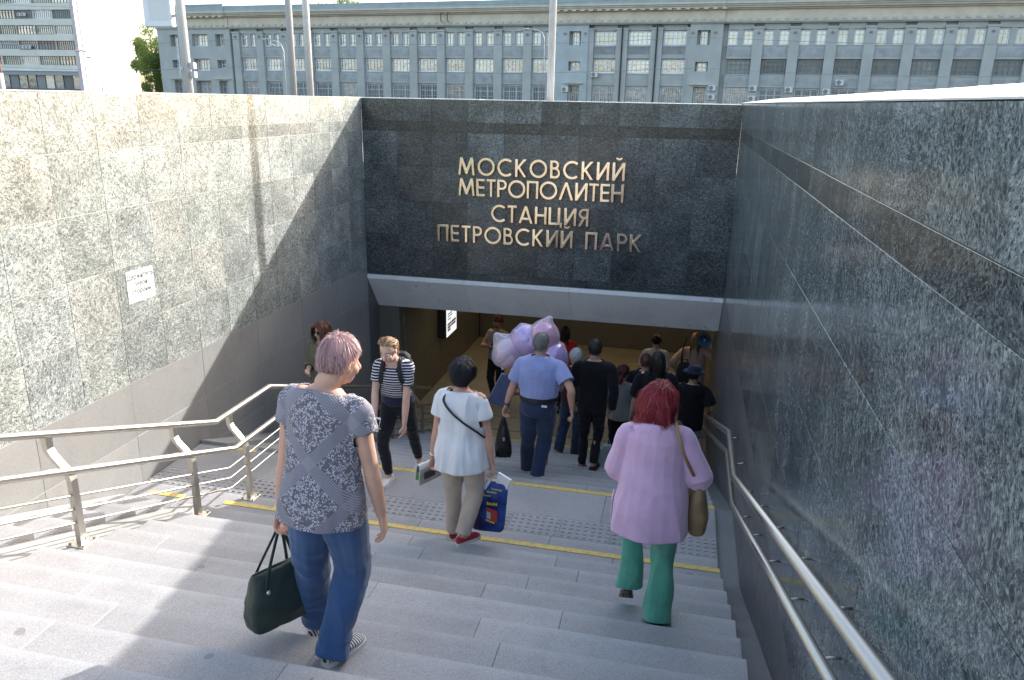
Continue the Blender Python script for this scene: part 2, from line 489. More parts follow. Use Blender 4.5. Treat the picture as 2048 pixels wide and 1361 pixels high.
# drain grating across the foot of the stairs
gr = empty('drain_grating', (0, 0, ZF), label='dark metal drain grating across the foot of the stairs', cat='grating')
for gx in range(6):
    m_ = MB(); x0 = XP + gx * .87
    m_.box(x0, x0 + .86, YF + .58, YF + .60, -.03, .002); m_.box(x0, x0 + .86, YF + 1.16, YF + 1.18, -.03, .002)
    for i in range(18): m_.box(x0 + i * .048, x0 + i * .048 + .014, YF + .601, YF + 1.159, -.03, 0)
    m_.build('grating_panel', 'drain_metal', gr)
PW = empty('passage_wall', (0, 0, 0), label='dark brown stone wall on the left side of the passage', cat='wall')
MB().box(XP - .35, XP - .03, YE + .615, YW + .2, ZF - .2, -2.6).build('wall_core', 'dark_joint', PW)
for r in range(3):
    for i in range(5):
        slab(PW, 'x', XP, YE + .62 + i * 1.0, YE + .62 + (i + 1) * 1.0, ZF + .95 * r, ZF + .95 * (r + 1), 'passage_stone', cut=1)
MB().box(XL - .02, XP - .031, YE + .45, YE + .61, ZF - .1, -2.6).build('return_slab', 'passage_stone', PW)
MB().box(XL - .30, XL - .001, YE + .001, YE + .61, ZF - .1, -2.6).build('return_slab', 'skirt_granite', PW)
PF = empty('passage_wall', (0, 0, 0), label='dark stone far wall closing the passage', cat='wall')
MB().box(XP - .4, 3.2, YW + .03, YW + .35, ZF - .2, -2.6).build('wall_core', 'dark_joint', PF)
for r in range(3):
    for i in range(8):
        slab(PF, 'y', YW, XP + i * .95, XP + (i + 1) * .95, ZF + .95 * r, ZF + .95 * (r + 1), 'passage_stone', cut=-1)
PR = empty('passage_wall', (0, 0, 0), label='dark stone wall on the right side of the passage', cat='wall')
MB().box(XR + .03, XR + .3, YE + .02, YW + .2, ZF - .2, -2.6).build('wall_core', 'dark_joint', PR)
for r in range(3):
    for i in range(6):
        slab(PR, 'x', XR, YE + .005 + i * .95, YE + .005 + (i + 1) * .95, ZF + .95 * r, ZF + .95 * (r + 1), 'passage_stone', cut=-1)
# concrete lintel: sloping fascia falling back under the end wall
LT = empty('lintel', (0, 0, 0), label='pale blue-grey concrete lintel sloping back under the end wall', cat='lintel')
seams = [XL + .003, -3.30, -1.62, XR - .003]
for a, b_ in zip(seams, seams[1:]):
    MB().prism([(YE - .02, -2.735), (YE - .02, -2.80), (YE + .42, -3.365), (YE + .9, -3.365), (YE + .9, -2.735)], a + .002, b_ - .002, 'x').build('fascia_panel', 'concrete', LT)
tag(MB().box(XL - .3, 3.2, YE + .91, YW + .3, -3.34, -3.1).build('ceiling', 'ceiling_paint'), kind='structure', label='low painted ceiling of the passage')
k = NT('lamp_glow'); k.p(Base_Color=(.8, .7, .5), Emission_Color=(1.0, .80, .50), Emission_Strength=2.6); MATS['lamp_glow'] = k.m
simple('lamp_body', (.5, .5, .5), .5)
for i, (lx, ly) in enumerate([(-3.4, 13.6), (-.4, 13.6), (-3.4, 16.0), (-.4, 16.0)]):
    l_ = empty('ceiling_lamp', (lx, ly, -3.345), label='flat ceiling lamp in the passage, ' + ['near left', 'near right', 'far left', 'far right'][i], cat='lamp', group='lamps in the passage ceiling')
    MB().box(-.62, .62, -.09, .09, -.05, 0).build('lamp_body', 'lamp_body', l_)
    MB().box(-.60, .60, -.07, .07, -.056, -.051).build('diffuser', 'lamp_glow', l_)
# underside soil so that nothing is open from other views
tag(MB().box(XL - .35, XR + .35, YE + .3, 26, -2.55, -1.3).build('earth', 'asphalt'), kind='structure', label='earth above the passage')

# ------------------------------------------------------------------ metal letters
def arc(cx, cy, r, a0, a1, n=20): return [(cx + r * math.cos(R(a0 + (a1 - a0) * i / n)), cy + r * math.sin(R(a0 + (a1 - a0) * i / n))) for i in range(n + 1)]
W_ = .145
def glyph(ch):
    s = W_
    if ch == 'М': return [[(0, 0), (.12, 1), (.26, 1), (.50, .36), (.74, 1), (.88, 1), (1.0, 0), (.855, 0), (.785, .66), (.56, .06), (.44, .06), (.215, .66), (.145, 0)]], 1.0
    if ch in 'О': return [arc(.5, .5, .515, 0, 342, 30), arc(.5, .5, .37, 0, 342, 30)], 1.0
    if ch == 'С': return [arc(.5, .5, .515, 48, 312, 24) + arc(.5, .5, .37, 312, 48, 24)], .86
    if ch == 'К': return [[(0, 0), (0, 1), (s, 1), (s, .58), (.46, 1), (.65, 1), (.29, .555), (.68, 0), (.50, 0), (.195, .44), (s, .40), (s, 0)]], .68
    if ch == 'В':
        return [[(0, 0), (0, 1), (.27, 1)] + arc(.27, .755, .245, 90, -42, 10) + arc(.30, .285, .285, 52, -90, 12),
                [(s, .87), (.26, .87)] + arc(.26, .745, .115, 80, -80, 8)[0:] + [(s, .63)],
                [(s, .49), (.29, .49)] + arc(.29, .31, .17, 80, -80, 8) + [(s, .13)]], .585
    if ch in 'ИЙ':
        o = [[(0, 0), (0, 1), (s, 1), (s, .29), (.55, 1), (.70, 1), (.70, 0), (.555, 0), (.555, .71), (.15, 0)]]
        if ch == 'Й': o.append(arc(.35, 1.31, .20, 200, 340, 12) + arc(.35, 1.40, .17, 315, 225, 10))
        return o, .70
    if ch == 'Е': return [[(0, 0), (0, 1), (.53, 1), (.53, .865), (s, .865), (s, .575), (.51, .575), (.51, .44), (s, .44), (s, .135), (.53, .135), (.53, 0)]], .53
    if ch == 'Т': return [[(.20, 0), (.20, .865), (0, .865), (0, 1), (.55, 1), (.55, .865), (.345, .865), (.345, 0)]], .55
    if ch == 'Р' or ch == 'Я':
        o = [[(0, 0), (0, 1), (.28, 1)] + arc(.28, .71, .29, 90, -90, 16) + [(s, .42), (s, 0)],
             [(s, .87), (.27, .87)] + arc(.27, .71, .16, 85, -85, 10) + [(s, .55)]]
        if ch == 'Я':
            o = [[(0, 0), (0, 1), (.28, 1)] + arc(.28, .71, .29, 90, -70, 14) + [(.36, .42), (.60, 0), (.43, 0), (.20, .42), (s, .42), (s, 0)],
                 [(s, .87), (.27, .87)] + arc(.27, .71, .16, 85, -85, 10) + [(s, .55)]]
            o = [[(.60 - x, y) for x, y in q] for q in o]
            return o, .60
        return o, .57
    if ch == 'П': return [[(0, 0), (0, 1), (.68, 1), (.68, 0), (.535, 0), (.535, .865), (s, .865), (s, 0)]], .68
    if ch == 'Л': return [[(0, 0), (.36, 1), (.50, 1), (.86, 0), (.70, 0), (.43, .78), (.16, 0)]], .86
    if ch == 'Н': return [[(0, 0), (0, 1), (s, 1), (s, .58), (.55, .58), (.55, 1), (.695, 1), (.695, 0), (.55, 0), (.55, .44), (s, .44), (s, 0)]], .695
    if ch == 'А': return [[(0, 0), (.36, 1), (.50, 1), (.86, 0), (.70, 0), (.63, .20), (.23, .20), (.16, 0)], [(.28, .335), (.58, .335), (.43, .77)]], .86
    if ch == 'Ц': return [[(0, 0), (0, 1), (s, 1), (s, .135), (.535, .135), (.535, 1), (.68, 1), (.68, .135), (.80, .135), (.80, -.16), (.665, -.16), (.665, 0)]], .80
    return [], .45
SG = empty('station_sign', (0, YE, 0), label='raised gold metal Cyrillic lettering in four lines on the end wall', cat='sign')
def line_of(text, x0, x1, zb, cap):
    ws = [glyph(c)[1] * cap for c in text]
    gap = ((x1 - x0) - sum(ws)) / (len(text) - 1)
    x = x0
    for c, wd in zip(text, ws):
        polys, _ = glyph(c)
        if polys:
            cu = bpy.data.curves.new('letter', 'CURVE'); cu.dimensions = '2D'; cu.fill_mode = 'BOTH'; cu.extrude = .014; cu.bevel_depth = .004; cu.bevel_resolution = 1; cu.offset = -.003
            for pl in polys:
                sp = cu.splines.new('POLY'); sp.points.add(len(pl) - 1); sp.use_cyclic_u = True
                for q, (px, py) in zip(sp.points, pl): q.co = (px * cap, py * cap, 0, 1)
            t_ = bpy.data.objects.new('tmp', cu); COL.objects.link(t_)
            dg = bpy.context.evaluated_depsgraph_get()
            me = bpy.data.meshes.new_from_object(t_.evaluated_get(dg)); bpy.data.objects.remove(t_)
            me.transform(Matrix.Rotation(R(90), 4, 'X'))
            o = link('letter', me, 'brass_letter', SG, (x, -.028, zb))
            o.rotation_euler = (rng.gauss(0, .008), 0, rng.gauss(0, .012))
        x += wd + gap
CAP = .262
line_of('МОСКОВСКИЙ', -3.385, -.872, -1.088, CAP)
line_of('МЕТРОПОЛИТЕН', -3.385, -.872, -1.398, CAP)
line_of('СТАНЦИЯ', -2.86, -1.37, -1.775, CAP)
line_of('ПЕТРОВСКИЙ ПАРК', -3.725, -.56, -2.118, CAP)

# paper notice on the left wall
simple('paper', (.66, .66, .65), .8, var=.03)
simple('ink', (.06, .06, .07), .8)
nt_ = empty('paper_notice', (XL + .004, 6.16, -1.865), label='white paper notice with printed lines taped to the sunlit wall', cat='notice')
MB().box(0, .0015, -.185, .185, 0, .295).build('sheet', 'paper', nt_)
def text_mesh(s, size, align='CENTER', depth=.0, bold=0.0):
    cu = bpy.data.curves.new('txt', 'FONT'); cu.body = s; cu.size = size; cu.align_x = align; cu.extrude = depth; cu.offset = bold
    t_ = bpy.data.objects.new('tmp', cu); COL.objects.link(t_)
    dg = bpy.context.evaluated_depsgraph_get()
    me = bpy.data.meshes.new_from_object(t_.evaluated_get(dg)); bpy.data.objects.remove(t_)
    return me
for i, (s_, z) in enumerate([('Держитесь', .215), ('левой', .145), ('стороны', .075)]):
    me = text_mesh(s_, .066, bold=.0016)
    me.transform(Matrix.Rotation(R(90), 4, 'Z') @ Matrix.Rotation(R(90), 4, 'X'))
    link('printed_line', me, 'ink', nt_, (.0025, 0, z))

# light box with the timetable in the passage
k = NT('lightbox'); k.p(Base_Color=(.8, .82, .85), Emission_Color=(.9, .95, 1), Emission_Strength=.22, Roughness=.4); MATS['lightbox'] = k.m
simple('black_metal', (.015, .015, .016), .45)
lb = empty('light_box', (XP, 14.2, -4.52), label='white lit information box hanging on the left passage wall', cat='sign')
MB().cham(.002, .18, -.28, .44, 0, 1.15, .01).build('housing', 'black_metal', lb)
MB().box(.181, .186, -.26, .42, .02, 1.13).build('panel', 'lightbox', lb)
pm = MB()
for (a, z, ln) in [(-.18, .62, .3), (-.18, .57, .26), (-.18, .46, .28), (-.18, .41, .3), (-.18, .35, .2), (-.18, .72, .34), (-.18, .78, .3), (-.18, .86, .3)]: pm.box(.187, .188, a, a + ln, z, z + .022)
pm.build('printed_line', 'ink', lb)
for nm, c_, a, z, ln in [('g', (.05, .45, .12), -.2, .24, .24), ('b', (.06, .15, .5), .06, .24, .3), ('b2', (.06, .15, .5), -.2, .18, .22), ('r', (.6, .06, .15), .04, .18, .3), ('r2', (.6, .06, .15), -.2, .12, .2)]:
    simple('strip_' + nm, c_, .6); MB().box(.187, .189, a, a + ln, z, z + .045).build('colour_bar', 'strip_' + nm, lb)

# ------------------------------------------------------------------ handrails
def rail_path(x, z_land, y0, y1, ya, yb, ends=None):
    sl_ = RI / TR
    pts = []
    if y0 < ya: pts.append((x, y0, z_land + (ya - y0) * sl_))
    pts += [(x, ya, z_land), (x, yb, z_land), (x, y1, z_land - (y1 - yb) * sl_)]
    return pts
HL = empty('handrail', (0, 0, 0), label='free-standing steel handrail on posts between the main steps and the pram tracks', cat='handrail')
XT, XM = -3.925, -3.78
MB().tube(rail_path(XT, -2.79, -.9, 11.6, 5.63, 6.56), .026, 14).build('top_rail', 'steel', HL, smooth=True)
MB().tube(rail_path(XM, -3.045, -.9, 11.5, 5.66, 6.50), .026, 14).build('lower_rail', 'steel', HL, smooth=True)
for dz in (-.255, -.355, -.455):
    MB().tube(rail_path(XM, -2.965 + dz + .035, -.9, 11.45, 5.55, 6.46), .0085, 8).build('thin_bar', 'steel', HL, smooth=True)
def post(y, ztop_rail, zmid, zfoot):
    m_ = MB()
    hx, hy = .019, .027
    def sec(x, z): return (Vector((x, y, z)), hx, hy)
    path = [(XM, zfoot), (XM, zmid - .03), (XM - .012, zmid + .01), (XT + .02, ztop_rail - .14), (XT, ztop_rail - .10), (XT, ztop_rail - .012)]
    vs, fs = [], []
    for x, z in path:
        vs += [(x - hx, y - hy, z), (x + hx, y - hy, z), (x + hx, y + hy, z), (x - hx, y + hy, z)]
    for i in range(len(path) - 1):
        for a in range(4):
            b_ = (a + 1) % 4; fs.append((i * 4 + a, i * 4 + b_, i * 4 + 4 + b_, i * 4 + 4 + a))
    fs += [(3, 2, 1, 0), tuple(len(vs) - 4 + i for i in range(4))]
    m_.add(vs, fs)
    p_ = m_.build('post', 'steel', HL)
    MB().cham(XM - .07, XM + .07, y - .07, y + .07, zfoot - .006, zfoot + .008, .003).build('base_plate', 'steel', p_)
    for sx in (-1, 1):
        for sy in (-1, 1):
            MB().tube([(XM + sx * .052, y + sy * .052, zfoot + .008), (XM + sx * .052, y + sy * .052, zfoot + .024)], .009, 8).build('bolt', 'steel', p_)
def rz(zl, ya, yb, y):
    s_ = RI / TR
    return zl + max(0, ya - y) * s_ - max(0, y - yb) * s_
for y in (.1, 1.35, 2.58, 3.83, 5.06, 5.84, 7.0, 8.25, 9.5, 10.75):
    post(y, rz(-2.79, 5.63, 6.56, y), rz(-3.045, 5.66, 6.5, y) - .03, stair_z(y) if y > YA or True else 0)
HR = empty('handrail', (0, 0, 0), label='pair of steel handrails bracketed to the dark right wall', cat='handrail')
XH = .562
up = rail_path(XH, -2.80, -.9, 11.1, 5.73, 6.62); lo = rail_path(XH, -2.985, -.9, 11.05, 5.64, 6.6)
MB().tube(up, .026, 16).build('upper_rail', 'steel', HR, smooth=True)
MB().tube(lo, .022, 16).build('lower_rail', 'steel', HR, smooth=True)
def bracket(y, z):
    pts = [(XH + .004, y, z - .024)] + [(XH + .055 * (1 - math.cos(t)) + .005, y, z - .024 - .05 * math.sin(t)) for t in [R(a) for a in range(15, 121, 15)]] + [(XR - .001, y, z - .062)]
    MB().tube(pts, .006, 8).build('bracket', 'steel', HR, smooth=True)
for y in (.3, 1.0, 1.75, 2.5, 3.25, 4.0, 4.75, 5.45, 6.15, 7.0, 7.8, 8.6, 9.4, 10.2, 10.9):
    bracket(y, rz(-2.80, 5.73, 6.62, y)); bracket(y + .02, rz(-2.985, 5.64, 6.6, y + .02))
# ------------------------------------------------------------------ street beyond: office block
simple('facade_paint', (.39, .405, .39), .9, var=.10, nscale=.6)
simple('facade_light', (.40, .44, .45), .9, var=.10, nscale=.6)
simple('panel_paint', (.34, .355, .36), .9, var=.22, nscale=1.2)
simple('cream_stone', (.58, .51, .41), .9, var=.12, nscale=.8)
simple('cornice_stone', (.50, .46, .39), .9, var=.12, nscale=.8)
simple('roof_metal', (.30, .36, .37), .7, var=.12, nscale=.8)
simple('white_frame', (.72, .73, .75), .5, var=.04)
simple('dark_frame', (.19, .20, .21), .6)
simple('grille', (.42, .43, .45), .6)
simple('ac_white', (.62, .62, .60), .6)
simple('room_dark', (.05, .05, .055), .9)
def glass(name, a, b_, rough=.04, sc_=.55, spec=1.0):
    k = NT(name); rn = k.rnd()
    off = k.n('CombineXYZ', None, X=k.math('MULTIPLY', rn, 71.0), Y=0.0, Z=k.math('MULTIPLY', rn, 37.0))
    v = k.n('VectorMath', {'operation': 'ADD'}, _0=k.pos(), _1=off).outputs[0]
    n1 = k.noise(k.n('Mapping', None, Vector=v, Scale=(1.6, 1.6, .5)).outputs[0], sc_ * 3, 3)
    n2 = k.math('MULTIPLY_ADD', rn, .5, k.math('MULTIPLY', n1, .6))
    k.p(Base_Color=k.ramp(n2, [(.25, a), (.8, b_)]), Roughness=rough, Specular_IOR_Level=spec, IOR=1.4 + .5 * spec,
        Normal=k.bump(k.noise(v, 1.3, 2), .25, .05))
    MATS[name] = k.m
glass('pane_curtain_reflect', (.10, .11, .13), (.62, .60, .56))  # curtain tones; the pale colour also paints in reflections of sunlit buildings
glass('pane_blue', (.06, .08, .11), (.34, .38, .44))
glass('pane_dark', (.07, .085, .095), (.24, .27, .28), spec=.3)

FA = R(-5.75)
OB = empty('office_block', (10.02, 99.50, 0), FA, label='long grey-green three-storey office block with pilasters and a cream cornice across the street', cat='building')
def part(mb, name, mat): return mb.build(name, mat, OB)
S0, S1 = -88.7, 34.0
part(MB().box(S0, S1, .45, 16, ZG, 12.0), 'wall', 'facade_paint')

wmesh = {}
def win_mesh(kind):
    if kind in wmesh: return wmesh[kind]
    fr = MB(); t = .075
    W_, H_, cols, rows = {'pair': (1.12, 1.62, [0, .5, 1], [0, .68, 1]), 'mid': (2.72, 1.66, [0, .22, .42, .58, .78, 1], [0, .66, 1]),
                          'low': (2.75, 3.0, [0, .33, .67, 1], [0, .72, 1]), 'dark': (2.62, 1.62, [0, .2, .4, .6, .8, 1], [0, .33, .67, 1]),
                          'slim': (.85, 1.62, [0, .5, 1], [0, .68, 1]), 'sq': (1.15, 1.10, [0, .5, 1], [0, .5, 1]),
                          'tall': (1.5, 3.0, [0, .5, 1], [0, .72, 1]), 'wide': (2.75, 1.62, [0, .2, .4, .6, .8, 1], [0, .66, 1])}[kind]
    for u in cols:
        x = -W_ / 2 + u * W_; tt = t if u in (0, 1) else t * .62
        x = min(max(x, -W_ / 2 + tt), W_ / 2 - tt); fr.box(x - tt, x + tt, -.04, .04, 0, H_)
    for v in rows:
        z = v * H_; z = min(max(z, t), H_ - t); tt = t if v in (0, 1) else t * .55
        us = sorted(cols)
        for a, b_ in zip(us, us[1:]):
            fr.box(-W_ / 2 + a * W_ + t * .6, -W_ / 2 + b_ * W_ - t * .6, -.036, .036, z - tt, z + tt)
    pane = MB().box(-W_ / 2 + .01, W_ / 2 - .01, .05, .07, .01, H_ - .01)
    gr = None
    if kind in ('low', 'tall'):
        gr = MB(); n = int(W_ / .24)
        for i in range(n + 1):
            x = -W_ / 2 + W_ * i / n; gr.box(x - .028, x + .028, -.20, -.16, 0, H_)
        for z in (.4, 1.5, H_ - .3): gr.box(-W_ / 2, W_ / 2, -.155, -.125, z - .03, z + .03)
        gr = gr.mesh('grille')
    sill = MB().box(-W_ / 2 - .12, W_ / 2 + .12, -.36, .04, -.12, -.01).mesh('sill')
    wmesh[kind] = (fr.mesh('window'), pane.mesh('pane'), gr, sill, W_, H_)
    return wmesh[kind]
def window(kind, s, z, glassm, framem='white_frame', y=.30, parent=OB):
    f_, p_, g_, sl_, W_, H_ = win_mesh(kind)
    me = f_
    key = (kind, framem)
    if key not in wmesh:
        me = f_.copy(); me.materials.append(M(framem)); wmesh[key] = me
    o = link('window', wmesh[key], None, parent, (s, y, z))
    key = (kind, glassm)
    if key not in wmesh:
        q = p_.copy(); q.materials.append(M(glassm)); wmesh[key] = q
    link('pane', wmesh[key], None, o)
    if g_: link('grille', g_, 'grille', o)
    else: link('sill', sl_, 'facade_paint', o)
    return o
Z3, Z2, Z1_ = 6.75, 3.50, -1.0
WT = 9.08
def panel_between(s0, s1, za, zb, mat='facade_paint', y0=.0):
    part(MB().box(s0, s1, y0, .449, za, zb), 'spandrel', mat)
def inset(s0, s1, za, zb):
    part(MB().box(s0, s1, -.03, .01, za, zb), 'spandrel_panel', 'panel_paint')
def bay(c, n, dark=False, bw=3.99):
    hw = 1.42
    panel_between(c - hw, c + hw, 8.42, WT); panel_between(c - hw, c + hw, 5.22, 6.62); panel_between(c - hw, c + hw, 2.04, 3.38)
    inset(c - hw + .15, c + hw - .15, 5.5, 6.35); inset(c - hw + .15, c + hw - .15, 2.3, 3.15)
    panel_between(c - .30, c + .30, 6.62, 8.42, y0=.06)
    for sx in (-1, 1): window('pair', c + sx * .86, Z3, 'pane_blue' if n % 3 else 'pane_curtain_reflect')
    if dark: window('dark', c, Z2, 'pane_dark', 'dark_frame')
    else: window('mid', c, Z2, 'pane_curtain_reflect')
    window('low', c, Z1_, 'pane_dark' if (n * 7) % 4 else 'pane_curtain_reflect')
def pilaster(s0, s1, mat='facade_paint', knob=True):
    part(MB().box(s0, s1, -.30, .449, ZG, 8.50), 'pilaster', mat)
    part(MB().box(s0 - .08, s1 + .08, -.38, .449, 8.503, 8.70), 'capital', mat)
    if knob: part(MB().tube([(0.5 * (s0 + s1), -.302, 8.05), (0.5 * (s0 + s1), -.52, 8.05)], .13, 8), 'anchor_plate', 'dark_frame')
for i in range(12):
    c = -73.10 + 3.987 * i; bay(c, i); pilaster(c - 1.994 - .57, c - 1.994 + .57)
pilaster(-73.10 + 3.987 * 11.5 - .5, -73.10 + 3.987 * 11.5 + .1)
for i in range(10):
    c = -5.20 + 3.994 * i; bay(c, i, True)
    if i: pilaster(c - 1.997 - .57, c - 1.997 + .57)
# end pavilion on the left and centre pavilion
def solid(s0, s1, mat, holes, y0=-.45):
    """wall sheet with rectangular openings, as strips"""
    holes = sorted(holes)
    x = s0
    for (a, b_, lst) in holes:
        part(MB().box(x, a, y0, .449, ZG, WT), 'wall_strip', mat)
        z = ZG
        for (za, zb) in sorted(lst):
            if za > z: part(MB().box(a, b_, y0 + .002, .449, z, za), 'wall_strip', mat)
            z = zb
        part(MB().box(a, b_, y0 + .002, .449, z, WT), 'wall_strip', mat)
        x = b_
    part(MB().box(x, s1, y0, .449, ZG, WT), 'wall_strip', mat)
def trio(c, kinds, zs):
    W_ = max(win_mesh(k_)[4] for k_ in kinds)
    return (c - W_ / 2, c + W_ / 2, [(z, z + win_mesh(k_)[5]) for k_, z in zip(kinds, zs)])
zs3 = (Z1_, 3.75, Z3)
hl = [trio(c, ('tall', 'sq', 'slim'), zs3) for c in (-85.7, -77.7)] + [trio(-81.2, ('tall', 'mid', 'mid'), (Z1_, 3.4, Z3))]
solid(S0, -75.95, 'facade_paint', hl)
for c in (-85.7, -77.7):
    window('tall', c, Z1_, 'pane_dark'); window('sq', c, 3.75, 'pane_blue'); window('slim', c, Z3, 'pane_curtain_reflect')
    part(MB().box(c - 1.3, c + 1.3, -.75, -.452, 2.2, 2.36), 'door_hood', 'cornice_stone')
for k_, z in (('tall', Z1_), ('mid', 3.4), ('mid', Z3)): window(k_, -81.2, z, 'pane_curtain_reflect')
hc = [trio(c, ('tall', 'sq', 'slim'), zs3) for c in (-24.99, -9.38)]
solid(-27.5, -23.3, 'facade_light', hc[:1]); solid(-11.0, -7.2, 'facade_paint', hc[1:])
for c in (-24.99, -9.38):
    window('tall', c, Z1_, 'pane_curtain_reflect'); window('sq', c, 3.75, 'pane_curtain_reflect'); window('slim', c, Z3, 'pane_blue')
    part(MB().box(c - 1.2, c + 1.2, -.75, -.452, 2.2, 2.36), 'door_hood', 'cornice_stone')
    for dx in (-1.3, 1.3): part(MB().tube([(c + dx, -.452, 8.1), (c + dx, -.66, 8.1)], .13, 8), 'anchor_plate', 'dark_frame')
bl = MB()
for i, c in enumerate((-21.24, -17.02, -12.80)):
    hw = 1.42
    panel_between(c - hw, c + hw, 8.42, WT); panel_between(c - hw, c + hw, 5.22, 6.62); panel_between(c - hw, c + hw, 2.04, 3.38)
    window('wide', c, Z3, 'pane_blue'); window('wide', c, Z2, 'pane_curtain_reflect'); window('low', c, Z1_, 'pane_curtain_reflect')
    b_ = MB()
    for q in range(13): b_.box(c - 1.3 + q * .2, c - 1.22 + q * .2, -.10, -.004, 5.75, 6.5)
    b_.box(c - 1.4, c + 1.4, -.14, -.002, 6.5, 6.6)
    part(b_, 'balustrade', 'panel_paint')
for a, b_ in ((-23.3, -22.66), (-19.82, -18.44), (-15.60, -14.22), (-11.38, -11.0)): pilaster(a, b_, knob=False)
for x in (-19.1, -14.9): part(MB().tube([(x, -.42, ZG), (x, -.42, 9.0)], .09, 8), 'downpipe', 'black_metal')
# entablature: architrave, frieze, dentils, cornice, parapet
def band(s0, s1, y0, za, zb, mat, name): part(MB().box(s0, s1, y0, .5, za, zb), name, mat)
secs = [(S0 - .1, -76.1, -.55, .25), (-76.1, -27.6, -.40, 0), (-27.6, -7.1, -.62, .25), (-7.1, S1, -.40, 0)]
for (a, b_, y0, up_) in secs:
    band(a, b_, y0 - .02, WT, 9.20, 'facade_paint', 'architrave')
    band(a, b_, y0 - .16, 9.203, 9.34, 'facade_paint', 'moulding')
    band(a, b_, y0, 9.343, 10.55, 'cream_stone', 'frieze')
    band(a, b_, y0 - .30, 10.553, 10.72, 'cornice_stone', 'cornice')
    band(a, b_, y0 - .75, 10.93, 11.12, 'cornice_stone', 'cornice')
    band(a, b_, y0 - .60, 10.723, 10.927, 'cornice_stone', 'cornice')
    band(a, b_, y0 - .92, 11.123, 11.30, 'cream_stone', 'cornice')
    band(a, b_, y0 - .70, 11.303, 12.05 + up_, 'roof_metal', 'parapet')
    d_ = MB(); x = a + .5
    while x < b_ - .3:
        d_.box(x, x + .42, y0 - .12, y0 - .001, 9.42, 9.62); x += 1.02
    o_ = part(d_, 'rosette_row', 'cornice_stone'); o_['kind'] = 'stuff'
    if up_:
        d_ = MB(); x = a + .2
        while x < b_ - .3:
            d_.box(x, x + .5, y0 - .72, y0 - .302, 10.56, 10.715); x += 1.05
        o_ = part(d_, 'modillion_row', 'cream_stone'); o_['kind'] = 'stuff'
# clutter on the facade
acs = [(-26.0, 1.2, 'by the narrow barred door of the pale pavilion'), (-22.3, 3.0, 'under a window beside the pale pavilion'), (-7.9, 1.6, 'upper of two by the right pavilion edge'),
       (-7.9, .55, 'lower of two by the right pavilion edge'), (-3.2, 1.6, 'upper of two between right-hand bays'), (-3.25, .45, 'lower of two between right-hand bays'),
       (.8, 1.5, 'between the second and third barred bays'), (4.9, 1.35, 'between the third and fourth barred bays'), (6.2, 2.35, 'above the fourth barred bay')]
for s_, z_, w_ in acs:
    u_ = Vector((math.cos(FA), math.sin(FA))); n_ = Vector((-u_.y, u_.x))
    p_ = Vector((10.02, 99.50)) + u_ * s_ - n_ * .62
    a_ = empty('air_conditioner', (p_.x, p_.y, z_), FA, label='white air conditioner on office block, ' + w_, cat='air conditioner', group='air conditioners on the office block')
    MB().cham(-.42, .42, -.15, .15, 0, .62, .02).build('casing', 'ac_white', a_)
    MB().tube([(-.1, -.151, .31), (-.1, -.17, .31)], .25, 16).build('fan_grille', 'dark_frame', a_)
    MB().box(-.35, -.30, .15, .34, -.04, .02).build('bracket', 'dark_frame', a_)
    MB().box(.30, .35, .15, .34, -.04, .02).build('bracket', 'dark_frame', a_)
for s_, z0 in ((-42.8, 9.65), (-41.9, 9.65), (13.2, 11.3), (13.9, 11.3)):
    part(MB().tube([(s_, -.45, z0), (s_, -1.0, z0 + .05), (s_, -1.05, z0 + .95), (s_, -.6, z0 + 1.0)], .05, 6), 'roof_bracket', 'drain_metal')

# ------------------------------------------------------------------ apartment tower, left
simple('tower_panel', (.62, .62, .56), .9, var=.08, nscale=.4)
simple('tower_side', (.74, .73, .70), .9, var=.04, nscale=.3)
simple('tower_strip', (.50, .46, .47), .9)
simple('fascia_blue', (.30, .33, .38), .8)
simple('brown_stone', (.20, .17, .16), .8)
simple('red_frame', (.22, .10, .10), .7)
AT = empty('apartment_tower', (-128, 150, 0), 0, label='tall beige panel apartment tower with glazed balconies, white sunlit side', cat='building')
def apart(mb, name, mat): return mb.build(name, mat, AT)
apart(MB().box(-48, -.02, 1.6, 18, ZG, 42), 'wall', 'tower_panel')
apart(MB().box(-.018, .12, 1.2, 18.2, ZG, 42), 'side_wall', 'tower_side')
apart(MB().box(-.9, -.02, .0, 1.6, ZG, 42), 'corner_strip', 'tower_strip')
for fl in range(6):
    z = 5.55 + 3.08 * fl
    apart(MB().box(-48, -.92, .15, 1.6, z - 1.3, z - .02), 'balcony_parapet', 'tower_panel')
    for b_ in range(6):
        x1 = -1.0 - 4.75 * b_; x0 = x1 - 4.65
        if x0 < -26: break
        apart(MB().box(x0 - .1, x0, .2, 1.6, z - .018, z + 1.75), 'balcony_divider', 'tower_panel')
        dk = (fl * 3 + b_ * 5) % 4
        fr = MB(); n = 9 if dk else 6
        for q in range(n + 1):
            x = x0 + .02 + (x1 - x0 - .04) * q / n; fr.box(x - .045, x + .045, .42, .5, z, z + 1.72)
        for zz in (z + .04, z + 1.25, z + 1.70): fr.box(x0, x1, .44, .48, zz - .035, zz + .035)
        w_ = apart(fr, 'balcony_window', ['red_frame', 'dark_frame', 'white_frame', 'dark_frame'][dk] if (fl, b_) != (1, 0) else 'red_frame')
        MB().box(x0, x1, .55, .6, z, z + 1.72).build('pane', ['pane_curtain_reflect', 'pane_dark', 'pane_curtain_reflect', 'pane_blue'][(dk + b_) % 4], w_)
apart(MB().box(-48, -.5, .1, 1.7, 3.45, 4.22), 'fascia', 'fascia_blue')
apart(MB().box(-48, -.93, -.15, 1.62, 4.24, 4.40), 'canopy', 'tower_panel')
